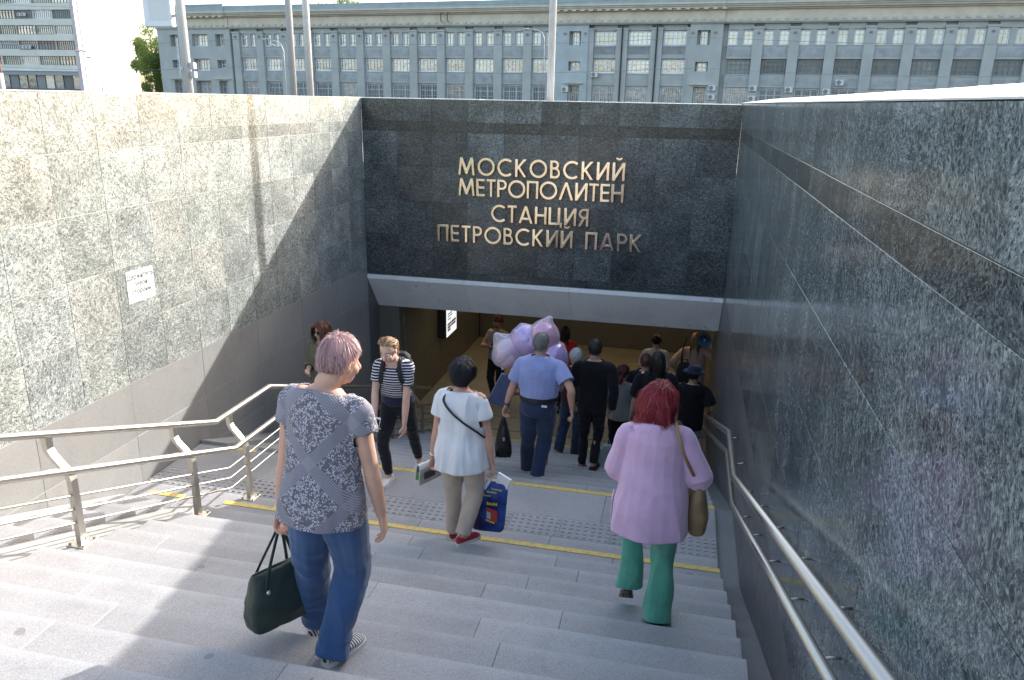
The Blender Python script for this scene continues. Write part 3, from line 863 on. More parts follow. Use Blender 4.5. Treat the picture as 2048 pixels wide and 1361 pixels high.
for q in range(10):
    x1 = -1.0 - 2.3 * q
    f_ = apart(MB().box(x1 - .08, x1, .7, .82, .72, 3.45), 'shopfront_frame', 'dark_frame')
    MB().box(x1 - 2.22, x1 - .08, .85, .9, .72, 3.45).build('pane', ['pane_curtain_reflect', 'pane_dark', 'pane_blue'][q % 3], f_)
apart(MB().box(-48, -1, .9, 1.6, ZG, .71), 'plinth', 'brown_stone')
apart(MB().box(-9.5, -1, .55, .8, -.3, .05), 'sign_strip', 'white_frame')
lm = MB()
for q in range(9):
    x = -18.3 + q * .88
    lm.box(x, x + .14, .6, .75, -.6, .3)
    if q % 2: lm.box(x + .14, x + .5, .6, .75, .16, .3)
    else: lm.box(x + .36, x + .5, .6, .75, -.6, .3)
apart(lm, 'shop_letters', 'white_frame')
for fl in range(6):
    z = 5.7 + 3.08 * fl
    fr = MB()
    for q in (0, .5, 1): fr.box(.121, .2, 10.0 + 2.2 * q - .08, 10.0 + 2.2 * q + .08, z, z + 1.7)
    for zz in (z, z + 1.7): fr.box(.121, .2, 9.9, 12.3, zz - .07, zz + .07)
    w_ = apart(fr, 'window', 'tower_strip')
    MB().box(.125, .14, 10.0, 12.2, z, z + 1.7).build('pane', 'pane_curtain_reflect', w_)
for x_, z_, w_ in [(-17.0, 19.3, 'high, left of centre'), (-13.6, 16.05 + .0, 'left of a pair under the fourth balcony row'), (-12.5, 16.05, 'right of a pair under the fourth balcony row'), (-10.6, 13.0, 'under the third balcony row'), (-14.2, 9.55, 'left of three under the second balcony row'), (-13.3, 9.55, 'middle of three under the second balcony row'), (-12.4, 9.55, 'right of three under the second balcony row')]:
    a_ = empty('air_conditioner', (-128 + x_, 150, z_ - .75), 0, label='grey air conditioner on the tower parapet ' + w_, cat='air conditioner', group='air conditioners on the apartment tower')
    MB().cham(-.42, .42, -.2, .12, 0, .62, .02).build('casing', 'ac_white', a_)
    MB().tube([(-.1, -.201, .31), (-.1, -.22, .31)], .25, 12).build('fan_grille', 'dark_frame', a_)

# ------------------------------------------------------------------ poles
simple('pole_grey', (.42, .42, .43), .55, .1, var=.06)
simple('pole_light', (.56, .56, .55), .5, .1, var=.06)
def lamp_pole(x, y, r0, r1, h, mat, label, arm=None, joint=False):
    o = empty('street_lamp', (x, y, ZG), label=label, cat='street lamp')
    MB().tube([(0, 0, 0), (0, 0, h * .5), (0, 0, h)], [r0, (r0 + r1) / 2, r1], 14).build('pole', mat, o, smooth=True)
    MB().tube([(0, 0, .12), (0, 0, .5)], r0 * 1.5, 14).build('base_collar', mat, o)
    ax, ay = arm or (0, -1)
    for s_ in (-1, 1):
        MB().tube([(0, 0, h - .3), (ax * .6 * s_, ay * .6 * s_, h + .5), (ax * 1.8 * s_, ay * 1.8 * s_, h + .8)], .05, 8).build('arm', mat, o)
        MB().ell((ax * 2.2 * s_, ay * 2.2 * s_, h + .78), .45 if ax else .16, .45 if ay else .16, .09).build('lamp_head', 'lamp_body', o, smooth=True)
    return o
P1 = lamp_pole(-20.56, 30, .215, .13, 11, 'pole_light', 'thick pale pole carrying a white light box and small traffic equipment', (1, 0))
MB().cham(-1.62, -.36, -.16, .16, 3.72, 6.8, .03).build('advert_box', 'white_frame', P1)
MB().box(-1.36, -.46, -.166, -.161, 3.95, 6.6).build('advert_panel', 'paper', P1)
for z in (4.1, 5.9): MB().box(-.36, -.1, -.05, .05, z, z + .1).build('clamp', 'pole_grey', P1)
simple('sign_back', (.36, .37, .38), .5, .3)
sgn = MB(); sgn.add([(-.06, -.25, 2.05), (-.64, .35, 2.62 - .57 + .6), (-.06, .25, 3.2), (-.0, -.25, 2.05), (-.58, .35, 2.65), (0, .25, 3.2)], [(0, 1, 2), (5, 4, 3), (0, 3, 4, 1), (1, 4, 5, 2), (2, 5, 3, 0)])
sgn.build('sign_plate', 'sign_back', P1)
MB().box(-.26, -.19, -.1, .1, 1.85, 3.3).build('sign_rail', 'pole_light', P1)
for z in (1.75, 2.1): MB().cham(.22, .42, -.12, .12, z, z + .26, .02).build('control_box', 'pole_grey', P1)
lamp_pole(-15.78, 30, .135, .12, 12, 'pole_grey', 'grey lamp pole, left of the two poles standing close together', (0, 1))
lamp_pole(-15.05 * 1.1, 33, .155, .13, 12, 'pole_light', 'pale lamp pole, right of the two poles standing close together', (0, 1))
lamp_pole(-2.085, 11.905, .056, .050, 9, 'pole_light', 'single pale mast rising just behind the end wall near its centre', (0, 1))
def gooseneck(x, y, h, label, dirx=-1, n=2, r=.05):
    o = empty('street_lamp', (x, y, ZG), label=label, cat='street lamp')
    MB().tube([(0, 0, 0), (0, 0, h - .8), (dirx * .25, 0, h - .25), (dirx * .8, 0, h), (dirx * 1.7, 0, h + .15)], r, 8).build('pole', 'pole_grey', o, smooth=True)
    MB().ell((dirx * 1.95, 0, h + .13), .35, .14, .08).build('lamp_head', 'lamp_body', o, smooth=True)
    if n > 1: MB().ell((dirx * 1.4, .5, h - .35), .35, .14, .08).build('lamp_head', 'lamp_body', o, smooth=True)
gooseneck(-49.4, 60, 4.35, 'thin gooseneck street lamp against the white side of the tower')
gooseneck(-37.6, 70, 6.0, 'thin gooseneck street lamp before the left end of the office block')
gooseneck(-15.7, 85, 8.2, 'thin street lamp before the middle of the office block', -1, 1)
rp = empty('rusty_pole', (-39.8, 40, ZG), label='rusty grey pole at the far left edge by the tower', cat='pole')
simple('rust', (.24, .13, .08), .9)
MB().tube([(0, 0, 0), (0, 0, 2.1)], .20, 10).build('pole', 'pole_grey', rp, smooth=True)
MB().tube([(0, 0, 2.1), (0, 0, 3.9)], .16, 10).build('rusty_top', 'rust', rp, smooth=True)
# small bollard-like white marker and wires
wi = empty('overhead_wires', (0, 60, 0), label='thin overhead wires crossing above the street', cat='wires')
for z0, z1, dy in ((4.2, 4.9, 0), (2.4, 2.9, 4), (8.2, 8.5, 9)):
    pts = [(-70 + 140 * i / 24, dy, z0 + (z1 - z0) * i / 24 - .5 * math.sin(math.pi * ((i / 6) % 1))) for i in range(25)]
    MB().tube(pts, .014, 4).build('wire', 'dark_frame', wi)

# ------------------------------------------------------------------ trees
k = NT('leaf'); rn = k.n('Attribute', {'attribute_name': 'shade'}).outputs['Fac']
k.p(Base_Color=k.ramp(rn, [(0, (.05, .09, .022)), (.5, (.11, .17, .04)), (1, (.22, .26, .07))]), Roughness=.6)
tr_ = k.n('BsdfTranslucent', None, Color=(.24, .32, .07)); mx_ = k.n('MixShader', None, _0=.45, _1=k.b.outputs[0], _2=tr_.outputs[0])
k.t.links.new(mx_.outputs[0], k.t.nodes['Material Output'].inputs[0]); MATS['leaf'] = k.m
simple('bark', (.12, .10, .08), .9)
def tree(x, y, h, rad, n, label, seed):
    rg = np.random.RandomState(seed)
    o = empty('leafy_tree', (x, y, ZG), label=label, cat='tree')
    t_ = MB(); t_.tube([(0, 0, 0), (.1, 0, h * .35), (-.1, .1, h * .7), (0, 0, h * .9)], [.28, .22, .13, .04], 8)
    cl = []
    for i in range(26):
        a = rg.rand() * 6.283; rr = rad * rg.rand() ** .6; z = h * (.25 + .72 * rg.rand())
        f = math.sqrt(max(.08, 1 - ((z / h - .55) / .47) ** 2))
        c_ = Vector((math.cos(a) * rr * f, math.sin(a) * rr * f, z)); cl.append((c_, rad * (.22 + .2 * rg.rand())))
        b_ = Vector((0, 0, z * .75)); t_.tube([b_, (b_ + c_) / 2 + Vector((0, 0, .2)), c_], [.07, .04, .015], 5)
    t_.build('trunk', 'bark', o, smooth=True)
    vs, fs, sh = [], [], []
    for i in range(n):
        c_, r_ = cl[rg.randint(len(cl))]
        d_ = Vector(rg.randn(3)); d_.normalize()
        p_ = c_ + d_ * r_ * (rg.rand() ** .4) * Vector((1, 1, .8)).length / 1.6
        a_ = Vector(rg.randn(3)).normalized(); b_ = a_.orthogonal().normalized(); s_ = .10 + .12 * rg.rand()
        q = len(vs); vs += [p_ - a_ * s_, p_ + b_ * s_ * .5, p_ + a_ * s_, p_ - b_ * s_ * .5]; fs.append((q, q + 1, q + 2, q + 3))
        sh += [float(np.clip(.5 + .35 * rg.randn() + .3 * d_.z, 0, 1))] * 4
    m_ = MB().add(vs, fs); me = m_.mesh('crown'); at = me.attributes.new('shade', 'FLOAT', 'POINT'); at.data.foreach_set('value', sh)
    link('crown', me, 'leaf', o)
tree(-93.5, 127, 12.4, 3.6, 8000, 'tall dark green tree between the tower and the office block', 3)
tree(-80.5, 110, 7.4, 2.7, 6000, 'lower yellow-green tree in front of the gap beside the office block', 5)
tree(-68, 150, 26.5, 5.0, 5000, 'green treetop showing above the office block roof', 9)
# ------------------------------------------------------------------ people
def skin(name, col):
    k = NT(name); c = k.obj()
    n1 = k.noise(c, 14, 5, .6); n2 = k.noise(c, 160, 3)
    a = tuple(x * .86 for x in col); b_ = (min(1, col[0] * 1.10), col[1] * 1.02, col[2] * .98)
    k.p(Base_Color=k.ramp(n1, [(.3, a), (.7, b_)]), Roughness=.52, Subsurface_Weight=.12, Subsurface_Radius=(.02, .008, .004), Specular_IOR_Level=.4,
        Normal=k.bump(n2, .08, .002))
    MATS[name] = k.m
skin('skin_fair', (.56, .34, .26)); skin('skin_tan', (.46, .26, .18)); skin('skin_pale', (.62, .42, .34))
def hairmat(name, lo, mid, hi, rough=.42):
    k = NT(name); at = k.n('Attribute', {'attribute_name': 'shade'}).outputs['Fac']
    k.p(Base_Color=k.ramp(at, [(0, lo), (.5, mid), (1, hi)]), Roughness=rough, Specular_IOR_Level=.3)
    MATS[name] = k.m
hairmat('hair_pink', (.17, .09, .10), (.35, .20, .21), (.60, .40, .38))
hairmat('hair_auburn', (.05, .018, .012), (.12, .045, .03), (.22, .09, .05))
hairmat('hair_ginger', (.16, .09, .05), (.30, .18, .10), (.48, .31, .18))
hairmat('hair_black', (.004, .004, .006), (.009, .008, .012), (.03, .028, .038), .5)
hairmat('hair_grey', (.10, .10, .10), (.17, .165, .16), (.28, .27, .26))
hairmat('hair_white', (.34, .36, .36), (.50, .52, .51), (.66, .67, .66))
hairmat('hair_dark', (.012, .009, .008), (.025, .019, .016), (.05, .038, .03))
hairmat('hair_maroon', (.035, .008, .010), (.075, .014, .018), (.13, .03, .035))
hairmat('hair_red', (.10, .008, .016), (.24, .018, .030), (.44, .06, .075))
hairmat('hair_blond', (.16, .10, .045), (.27, .17, .08), (.40, .27, .14))

class Noise:
    def __init__(s, seed):
        r = np.random.RandomState(seed); s.d = r.randn(7, 3); s.d /= np.linalg.norm(s.d, axis=1)[:, None]
        s.e = r.randn(7, 3); s.p = r.rand(7) * 6.28; s.q = r.rand(7) * 6.28; s.w = .6 + .9 * r.rand(7)
    def __call__(s, P):
        o = 0
        for i in range(7): o = o + np.sin(P @ s.d[i] * s.w[i] + s.p[i] + 1.3 * np.sin(P @ s.e[i] * .45 + s.q[i]))
        return o / 4.2
def folds(P, seed, amp, f):
    n_ = Noise(seed)(P * np.array(f)); return amp * (1 - 2.2 * np.abs(n_))

def spline(pts, sub):
    A = np.array(pts, float); out = []
    for i in range(len(A) - 1):
        p0 = A[max(i - 1, 0)]; p1 = A[i]; p2 = A[i + 1]; p3 = A[min(i + 2, len(A) - 1)]
        for t in np.arange(sub) / sub:
            out.append(.5 * (2 * p1 + (p2 - p0) * t + (2 * p0 - 5 * p1 + 4 * p2 - p3) * t * t + (3 * p1 - p0 - 3 * p2 + p3) * t ** 3))
    out.append(A[-1]); return np.array(out)
def limb(mb, pts, rad, side=(1, 0, 0), sub=4, n=12):
    """tapered tube; rad entries r or (r_side, r_other)"""
    A = [list(p_) + (list(r) if hasattr(r, '__len__') else [r, r]) for p_, r in zip(pts, rad)]
    S = spline(A, sub); rings = []; side = Vector(side)
    for i in range(len(S)):
        d = Vector(S[min(i + 1, len(S) - 1)][:3]) - Vector(S[max(i - 1, 0)][:3]); d.normalize()
        a = side - d * side.dot(d)
        if a.length < .05: a = d.orthogonal()
        a.normalize(); b_ = d.cross(a); side = a
        rings.append((Vector(S[i][:3]), a * max(S[i][3], .002), b_ * max(S[i][4], .002)))
    return mb.loft(rings, n)
def ik(a, c, l1, l2, pole):
    a, c = Vector(a), Vector(c); d = c - a; L = d.length
    if L > (l1 + l2) * .998: return a + d * (l1 / (l1 + l2))
    d.normalize(); x = (l1 * l1 - l2 * l2 + L * L) / (2 * L); h = math.sqrt(max(0, l1 * l1 - x * x))
    p_ = Vector(pole); p_ = p_ - d * p_.dot(d); p_.normalize()
    return a + d * x + p_ * h

def remesh(mb, voxel, it=4):
    me = mb.mesh('t'); o = bpy.data.objects.new('t', me); COL.objects.link(o)
    m_ = o.modifiers.new('r', 'REMESH'); m_.mode = 'VOXEL'; m_.voxel_size = voxel; m_.use_smooth_shade = True
    s_ = o.modifiers.new('s', 'SMOOTH'); s_.factor = .5; s_.iterations = it
    dg = bpy.context.evaluated_depsgraph_get()
    out = bpy.data.meshes.new_from_object(o.evaluated_get(dg))
    bpy.data.objects.remove(o); bpy.data.meshes.remove(me)
    return out
def coords(me):
    P = np.empty(len(me.vertices) * 3, np.float32); me.vertices.foreach_get('co', P); P = P.reshape(-1, 3).astype(float)
    N = np.empty(len(me.vertices) * 3, np.float32); me.vertex_normals.foreach_get('vector', N); return P, N.reshape(-1, 3)
def garment(name, mb, mat, parent, voxel, cuts=(), fold=None, thick=.004, it=5):
    me = remesh(mb, voxel, it)
    if fold is not None:
        P, N = coords(me); P2 = P + N * fold(P)[:, None]
        me.vertices.foreach_set('co', P2.astype(np.float32).ravel()); me.update()
    if cuts:
        b = bmesh.new(); b.from_mesh(me)
        for (p_, n_, r_, *ex) in cuts:
            p_, n_ = Vector(p_), Vector(n_).normalized(); keep = ex[0] if ex else None
            dead = [f for f in b.faces if (f.calc_center_median() - p_).dot(n_) > 0 and (f.calc_center_median() - p_).length < r_ and not (keep and keep(f.calc_center_median()))]
            bmesh.ops.delete(b, geom=dead, context='FACES')
            for v in b.verts:
                if v.is_boundary and (v.co - p_).length < r_:
                    d = (v.co - p_).dot(n_)
                    if abs(d) < voxel * 1.6: v.co -= n_ * d
        bv = [v for v in b.verts if v.is_boundary]
        nb = {v: [e.other_vert(v) for e in v.link_edges if e.is_boundary] for v in bv}
        for _ in range(10):
            new = {v: (v.co * .5 + sum((q.co for q in nb[v]), Vector()) * (.5 / len(nb[v]))) for v in bv if nb[v]}
            for v, c in new.items(): v.co = c
        b.to_mesh(me); b.free()
    me.polygons.foreach_set('use_smooth', [True] * len(me.polygons))
    o = link(name, me, mat, parent)
    if cuts and thick:
        s_ = o.modifiers.new('thickness', 'SOLIDIFY'); s_.thickness = thick; s_.offset = -1
    return o

PROF = {  # z/H : half width, half depth, forward offset
 'f': [(.455, .050, .050, 0), (.485, .094, .070, -.004), (.525, .104, .078, -.008), (.565, .097, .071, -.004), (.615, .081, .060, 0), (.665, .083, .063, .004), (.715, .092, .072, .010), (.765, .096, .064, .004), (.800, .098, .055, -.003), (.822, .082, .046, -.006), (.845, .044, .042, -.004)],
 'm': [(.455, .050, .052, 0), (.485, .090, .070, -.004), (.525, .095, .074, -.006), (.565, .092, .069, 0), (.615, .090, .066, .002), (.665, .095, .068, .003), (.715, .104, .072, .004), (.765, .112, .070, 0), (.800, .114, .060, -.004), (.824, .092, .048, -.006), (.848, .047, .046, -.004)]}

class Person:
    def __init__(s, label, loc, rot, H, sex='f', bw=1.0, belly=0.0, hip=(0, 0, 0), lean=0.0, side=0.0, yaw=0.0, feet=None, hands=None, poles=None,
                 head=(0, 0, 0), neck=(0, 0, 0), vox=.010, skinm='skin_fair', shoe_l=1.0, grip=(.5, .5), bs=1.0, palm=None):
        s.H, s.sex, s.bw, s.vox, s.sk = H, sex, bw, vox, skinm
        s.root = empty('person', loc, rot, label=label, cat='person')
        V = Vector
        up_ = V((math.sin(R(side)), math.sin(R(lean)), 1)); up_.normalize()
        s.up = up_
        s.rt = Matrix.Rotation(R(-yaw), 3, 'Z') @ V((1, 0, 0)); s.rt = (s.rt - up_ * s.rt.dot(up_)).normalized()
        s.fw = up_.cross(s.rt)
        s.hip = V((0, 0, .520 * H)) + V(hip)
        s.rhip = V((1, 0, 0))
        feet = feet or [(-.09, 0, 0, -6, 0), (.09, 0, 0, 6, 0)]
        s.feet = feet
        s.ank, s.knee, s.hj = [], [], []
        ah = .052 * H
        for i, f in enumerate(feet):
            sg = -1 if i == 0 else 1
            a = V((f[0], f[1], f[2] + ah)); h = s.hip + s.rhip * sg * .050 * H * min(bw, 1.2) - V((0, 0, .012 * H))
            yw = R(f[3])
            s.hj.append(h); s.ank.append(a); s.knee.append(ik(h, a, .243 * H, .232 * H, (math.sin(yw) * .6, 1, .1)))
        s.sh = [s.P(.797, sg * .101 * H * bs * (1.12 if sex == 'm' else 1.0), -.01) for sg in (-1, 1)]
        hands = hands or [None, None]; poles = poles or [None, None]
        s.wr, s.el = [], []
        for i in (0, 1):
            sg = -1 if i == 0 else 1
            wpos = V(hands[i]) if hands[i] else s.sh[i] + V((sg * .07, .05, -.312 * H))
            e = ik(s.sh[i], wpos, .172 * H, .148 * H, poles[i] or (sg * .55, -1, -.1))
            s.el.append(e); s.wr.append(wpos)
        s.neckb = s.P(.838) + V(neck) * 0
        hy, hp, hr = head
        s.hf = Matrix.Rotation(R(-hy), 3, 'Z') @ Matrix.Rotation(R(hr), 3, 'Y') @ Matrix.Rotation(R(-hp), 3, 'X')
        s.hc = s.P(.874) + V(neck) + s.hf @ V((0, .012, .086))
        s.grip = grip; s.palm = palm or [None, None]
    def P(s, z, x=0.0, y=0.0):
        return s.hip + s.up * (z - .520) * s.H + s.rt * x + s.fw * y
    def width(s, z, straight=0.0, loose=False):
        pr = PROF[s.sex]; zs = [p_[0] for p_ in pr]
        zq = max(z, .525) if loose else z
        w_ = np.interp(zq, zs, [p_[1] for p_ in pr]); d_ = np.interp(zq, zs, [p_[2] for p_ in pr]); o_ = np.interp(zq, zs, [p_[3] for p_ in pr])
        if straight and zq < .765:
            t = (zq - .525) / .24
            wa, wb = [np.interp(q, zs, [p_[1] for p_ in pr]) for q in (.525, .765)]; da, db = [np.interp(q, zs, [p_[2] for p_ in pr]) for q in (.525, .765)]
            w_ = max(w_, w_ + ((wa + (wb - wa) * t) - w_) * straight); d_ = max(d_, d_ + ((da + (db - da) * t) - d_) * straight)
        bw = s.bw if z < .74 else 1 + (s.bw - 1) * max(0, (.845 - z) / .105) * .9
        return w_ * s.H * bw, d_ * s.H * (1 + (bw - 1) * 1.2), o_
    def torso(s, mb, z0, z1, ease=0.0, scale=1.0, extra=None, n=20, straight=0.0, loose=False):
        rings = []
        for z in np.linspace(z0, z1, 18):
            w_, d_, o_ = s.width(z, straight, loose); w_ = w_ * scale + ease; d_ = d_ * scale + ease
            if extra:
                ew, ed, eo = extra(z); w_ += ew; d_ += ed; o_ += eo
            rings.append((s.P(z, 0, o_ * s.H), s.rt * w_, s.fw * d_))
        return mb.loft(rings, n)
    def body(s, bare_legs=False, shrink=.84):
        H = s.H; mb = MB(); q = shrink
        s.torso(mb, .46, .842, 0, q)
        # neck and head
        f = s.hf; X, Y, Z = f.col[0], f.col[1], f.col[2]
        k_ = 1.08 if s.sex == 'm' else 1.0; c = s.hc
        at = lambda x, y, z: c + f @ Vector((x, y, z)) * k_
        limb(mb, [s.P(.815), s.P(.85, 0, .002), at(0, -.018, -.085), at(0, -.010, -.03)], [.060 * k_ * min(1.15, s.bw), .052 * k_, .054 * k_, .05 * k_], s.rt, 3, 14)
        mb.ell(at(0, -.012, .016), .074 * k_, .094 * k_, .090 * k_, f, 18, 12)
        mb.ell(at(0, .030, -.052), .056 * k_, .058 * k_, .066 * k_, f, 14, 9)
        mb.ell(at(0, .062, -.094), .024 * k_, .022 * k_, .020 * k_, f, 10, 7)
        limb(mb, [at(0, .082, -.002), at(0, .094, -.022), at(0, .106, -.042), at(0, .086, -.050)], [.008, .010, .014, .010], X, 3, 8)
        for sg in (-1, 1):
            mb.ell(at(sg * .074, -.008, -.018), .009, .020, .032, f, 10, 7)
            mb.ell(at(sg * .036, .058, -.040), .022, .024, .026, f, 10, 7)
        # arms and hands
        for i, sg in ((0, -1), (1, 1)):
            S_, E, W_ = s.sh[i], s.el[i], s.wr[i]
            m1 = S_.lerp(E, .45); m2 = E.lerp(W_, .35)
            b_ = (1 + (s.bw - 1) * .8)
            limb(mb, [s.P(.80, sg * .05 * H), S_, m1, E, m2, W_], [.028 * H, .029 * H * b_, .027 * H * b_, .0225 * H * b_, .0235 * H * b_, (.0165 * H, .014 * H)], s.fw, 4, 12)
            s.hand(mb, i, sg)
        for i, sg in ((0, -1), (1, 1)):
            h, k2, a = s.hj[i], s.knee[i], s.ank[i]
            m1 = h.lerp(k2, .4); m2 = k2.lerp(a, .35)
            lq = q if not bare_legs else 1.0
            limb(mb, [h + Vector((0, 0, .02)), m1, k2, m2, k2.lerp(a, .8), a], [.056 * H * lq * s.bw ** .5, .050 * H * lq, .034 * H * lq, .035 * H * lq, .024 * H, .022 * H], (1, 0, 0), 4, 12)
            F, U = s.foot_frame(i)
            limb(mb, [a + U * .01, a - U * .028 * 1 + F * .01, a - U * .045 + F * .06, a - U * .058 + F * .13, a - U * .062 + F * .165], [.030, (.032, .034), (.034, .026), (.038, .016), (.028, .010)], F.cross(U), 3, 12)
            mb.ell(a - U * .045 - F * .03, .028, .034, .030)
        me = remesh(mb, s.vox if s.vox > .0065 else .0058, 3)
        me.polygons.foreach_set('use_smooth', [True] * len(me.polygons))
        s.bodyo = link('body', me, s.sk, s.root)
        return s.bodyo
    def hand(s, mb, i, sg):
        W_, E = s.wr[i], s.el[i]; k_ = s.H / 1.66 * (1.06 if s.sex == 'm' else 1.0)
        d = (W_ - E).normalized(); d = (d + Vector((0, 0, -.25))).normalized()
        th = Vector(s.palm[i]) if s.palm[i] else Vector((-sg * .25, 1, .05))
        th = (th - d * th.dot(d)).normalized()
        nrm = d.cross(th)
        if nrm.x * sg > 0 and not s.palm[i]: nrm = -nrm
        g_ = s.grip[i]
        limb(mb, [W_ - d * .02, W_, W_ + d * .035 * k_, W_ + d * .085 * k_], [(.024, .020), (.026, .018), (.039, .017), (.041, .014)], th, 2, 12)
        for off, L, sp in ((.031, .070, .10), (.0105, .080, .03), (-.0105, .074, -.04), (-.031, .058, -.12)):
            b0 = W_ + d * .080 * k_ + th * off * k_; cur = d.copy(); pts = [b0 - d * .02, b0]
            cur = (cur + th * sp).normalized()
            for seg, ang in ((.42, g_ * 38), (.33, g_ * 62), (.25, g_ * 45)):
                ax = cur.cross(nrm)
                cur = (cur * math.cos(R(ang)) + nrm * math.sin(R(ang))).normalized()
                pts.append(pts[-1] + cur * L * seg * k_)
            limb(mb, pts, [.0095, .0095, .0088, .0080, .0060], th, 2, 8)
        b0 = W_ + d * .028 * k_ + th * .028 * k_
        u1 = (d * .62 + th * .62 + nrm * .35 * g_).normalized(); u2 = (d * .85 + th * .15 + nrm * .6 * g_).normalized()
        limb(mb, [b0 - u1 * .02, b0, b0 + u1 * .034 * k_, b0 + u1 * .034 * k_ + u2 * .034 * k_], [.013, .0125, .0105, .007], nrm, 2, 8)
    def foot_frame(s, i):
        f = s.feet[i]; yw, pt = R(f[3]), R(f[4])
        F = Vector((math.sin(yw) * math.cos(pt), math.cos(yw) * math.cos(pt), -math.sin(pt)))
        S_ = Vector((math.cos(yw), -math.sin(yw), 0)); U = S_.cross(F)
        return F, U
    def shoes(s, mat, solemat=None, high=.055, scale=1.0, band=None):
        for i in (0, 1):
            F, U = s.foot_frame(i); S_ = F.cross(U); a = s.ank[i]; k_ = s.H / 1.62 * scale
            base = a - U * (.052 * s.H)
            mb = MB(); rings = []
            for t, w_, h in ((-.066, .012, .030), (-.058, .028, high * .9), (-.03, .035, high), (.01, .037, high * 1.02), (.055, .041, high * .84), (.10, .046, .042), (.14, .043, .033), (.165, .032, .024), (.178, .012, .014)):
                rings.append((base + (F * t + U * (.016 + h * .5)) * k_, S_ * w_ * k_, U * h * .5 * k_))
            mb.loft(rings, 16)
            sh = link('shoe', remesh(mb, .006 if s.vox < .01 else .009, 3), mat, s.root)
            sh.data.polygons.foreach_set('use_smooth', [True] * len(sh.data.polygons))
            if solemat:
                so_ = MB(); out = [(-.070, .016), (-.062, .030), (-.03, .038), (.02, .039), (.06, .043), (.10, .049), (.14, .046), (.168, .034), (.182, .014)]
                pl = [(t, w_) for t, w_ in out] + [(t, -w_) for t, w_ in out[::-1]]
                n = len(pl)
                vs = [base + (F * t + S_ * w_) * k_ for t, w_ in pl] + [base + (F * t + S_ * w_ + U * .024) * k_ for t, w_ in pl]
                fs = [tuple(range(n)), tuple(range(n, 2 * n))[::-1]] + [(j, n + j, n + (j + 1) % n, (j + 1) % n) for j in range(n)]
                so_.add(vs, fs).build('sole', solemat, sh)
    def trousers(s, mat, r, hem=.97, top=.60, ease=.008, fold=None, voxel=None, seat=0.0, waist_cut=False, hemfwd=0.0):
        """r: radii at hip, mid thigh, knee, calf, hem as fraction of H"""
        H = s.H; mb = MB()
        s.torso(mb, .470, top, ease, .98, (lambda z: (seat, seat, -.003)) if seat else None)
        cuts = []
        for i in (0, 1):
            h, k_, a = s.hj[i], s.knee[i], s.ank[i]
            e = k_.lerp(a, hem[i] if hasattr(hem, '__len__') else hem)
            pts = [h + Vector((0, 0, .03)), h.lerp(k_, .5), k_, k_.lerp(a, .45), e]
            d = (e - k_.lerp(a, .45)).normalized()
            pts.append(e + d * .04)
            rr = [r[0] * H, r[1] * H, r[2] * H, r[3] * H, r[4] * H, r[4] * H]
            if hemfwd:
                F, U = s.foot_frame(i); pts[-2] = pts[-2] + F * hemfwd; pts[-1] = pts[-1] + F * hemfwd
            limb(mb, pts, rr, (1, 0, 0), 4, 14)
            def other(c, i=i):
                def dl(j):
                    ax = (s.ank[j] - s.knee[j]).normalized(); v = c - s.knee[j]; return (v - ax * v.dot(ax)).length
                return dl(1 - i) < dl(i)
            cuts.append((pts[-2], d, .16, other))
        if waist_cut: cuts.append((s.P(top - .004), s.up, .4))
        sd = int(H * 1000) % 97
        if fold is None:
            zk = [k_.z for k_ in s.knee]
            def fold(P):
                n1 = folds(P, sd, .0055, (18, 18, 34)); n2 = folds(P, sd + 1, .004, (40, 40, 16))
                return n1 + n2
        return garment('trousers', mb, mat, s.root, voxel or s.vox, cuts, fold)
    def top(s, mat, hem=.44, ease=.014, sleeve=.9, sl_r=(.038, .036, .036), extra=None, fold=None, name='shirt', voxel=None, neck_z=.835, neck_w=.0, it=5, amp=1.0, straight=.6, nt=.22):
        """sleeve: 0..1 upper arm, 1..2 forearm"""
        H = s.H; mb = MB(); s.ta = (ease, extra, straight)
        s.torso(mb, hem - .055, .846, ease, 1.0, extra, 20, straight, True)
        def inside(c):
            z = .520 + (c - s.hip).dot(s.up) / H
            if z > .80: return False
            w_, d_, o_ = s.width(z, straight, True); ew = extra(z) if extra else (0, 0, 0)
            x = (c - s.hip).dot(s.rt); y = (c - s.hip).dot(s.fw) - (o_ + ew[2]) * H
            return (x / (w_ + ease + ew[0] + .012)) ** 2 + (y / (d_ + ease + ew[1] + .012)) ** 2 < 1
        cuts = [(s.P(hem), -s.up, .60), (s.P(neck_z, 0, -.004), s.up + s.fw * nt, .10 + neck_w)]
        for i, sg in ((0, -1), (1, 1)):
            S_, E, W_ = s.sh[i], s.el[i], s.wr[i]
            pts = [s.P(.790, sg * .045 * H), S_ + Vector((0, 0, -.004))]; rr = [.034 * H, min(sl_r[0], .0365) * H]
            if sleeve <= 1:
                e = S_.lerp(E, sleeve); pts += [S_.lerp(E, sleeve * .5), e]; rr += [(sl_r[0] + sl_r[1]) / 2 * H, sl_r[1] * H]
                d = (E - S_).normalized()
            else:
                pts += [S_.lerp(E, .5), E]; rr += [sl_r[0] * .98 * H, sl_r[1] * H]
                e = E.lerp(W_, sleeve - 1); pts += [E.lerp(W_, (sleeve - 1) * .5), e]; rr += [sl_r[1] * .95 * H, sl_r[2] * H]
                d = (W_ - E).normalized()
            pts.append(e + d * .06); rr.append(rr[-1])
            limb(mb, pts, rr, s.fw, 4, 14); cuts.append((e, d, max(.10, rr[-1] * 1.5), inside))
        sd = int(H * 1000) % 89 + 3
        if fold is None:
            z0 = s.P(hem).z
            def fold(P):
                t = np.clip((s.P(.72).z - P[:, 2]) / (.25 * H), 0, 1)
                return amp * (folds(P, sd, .006, (13, 13, 9)) + folds(P, sd + 2, .006, (30, 30, 5)) * t)
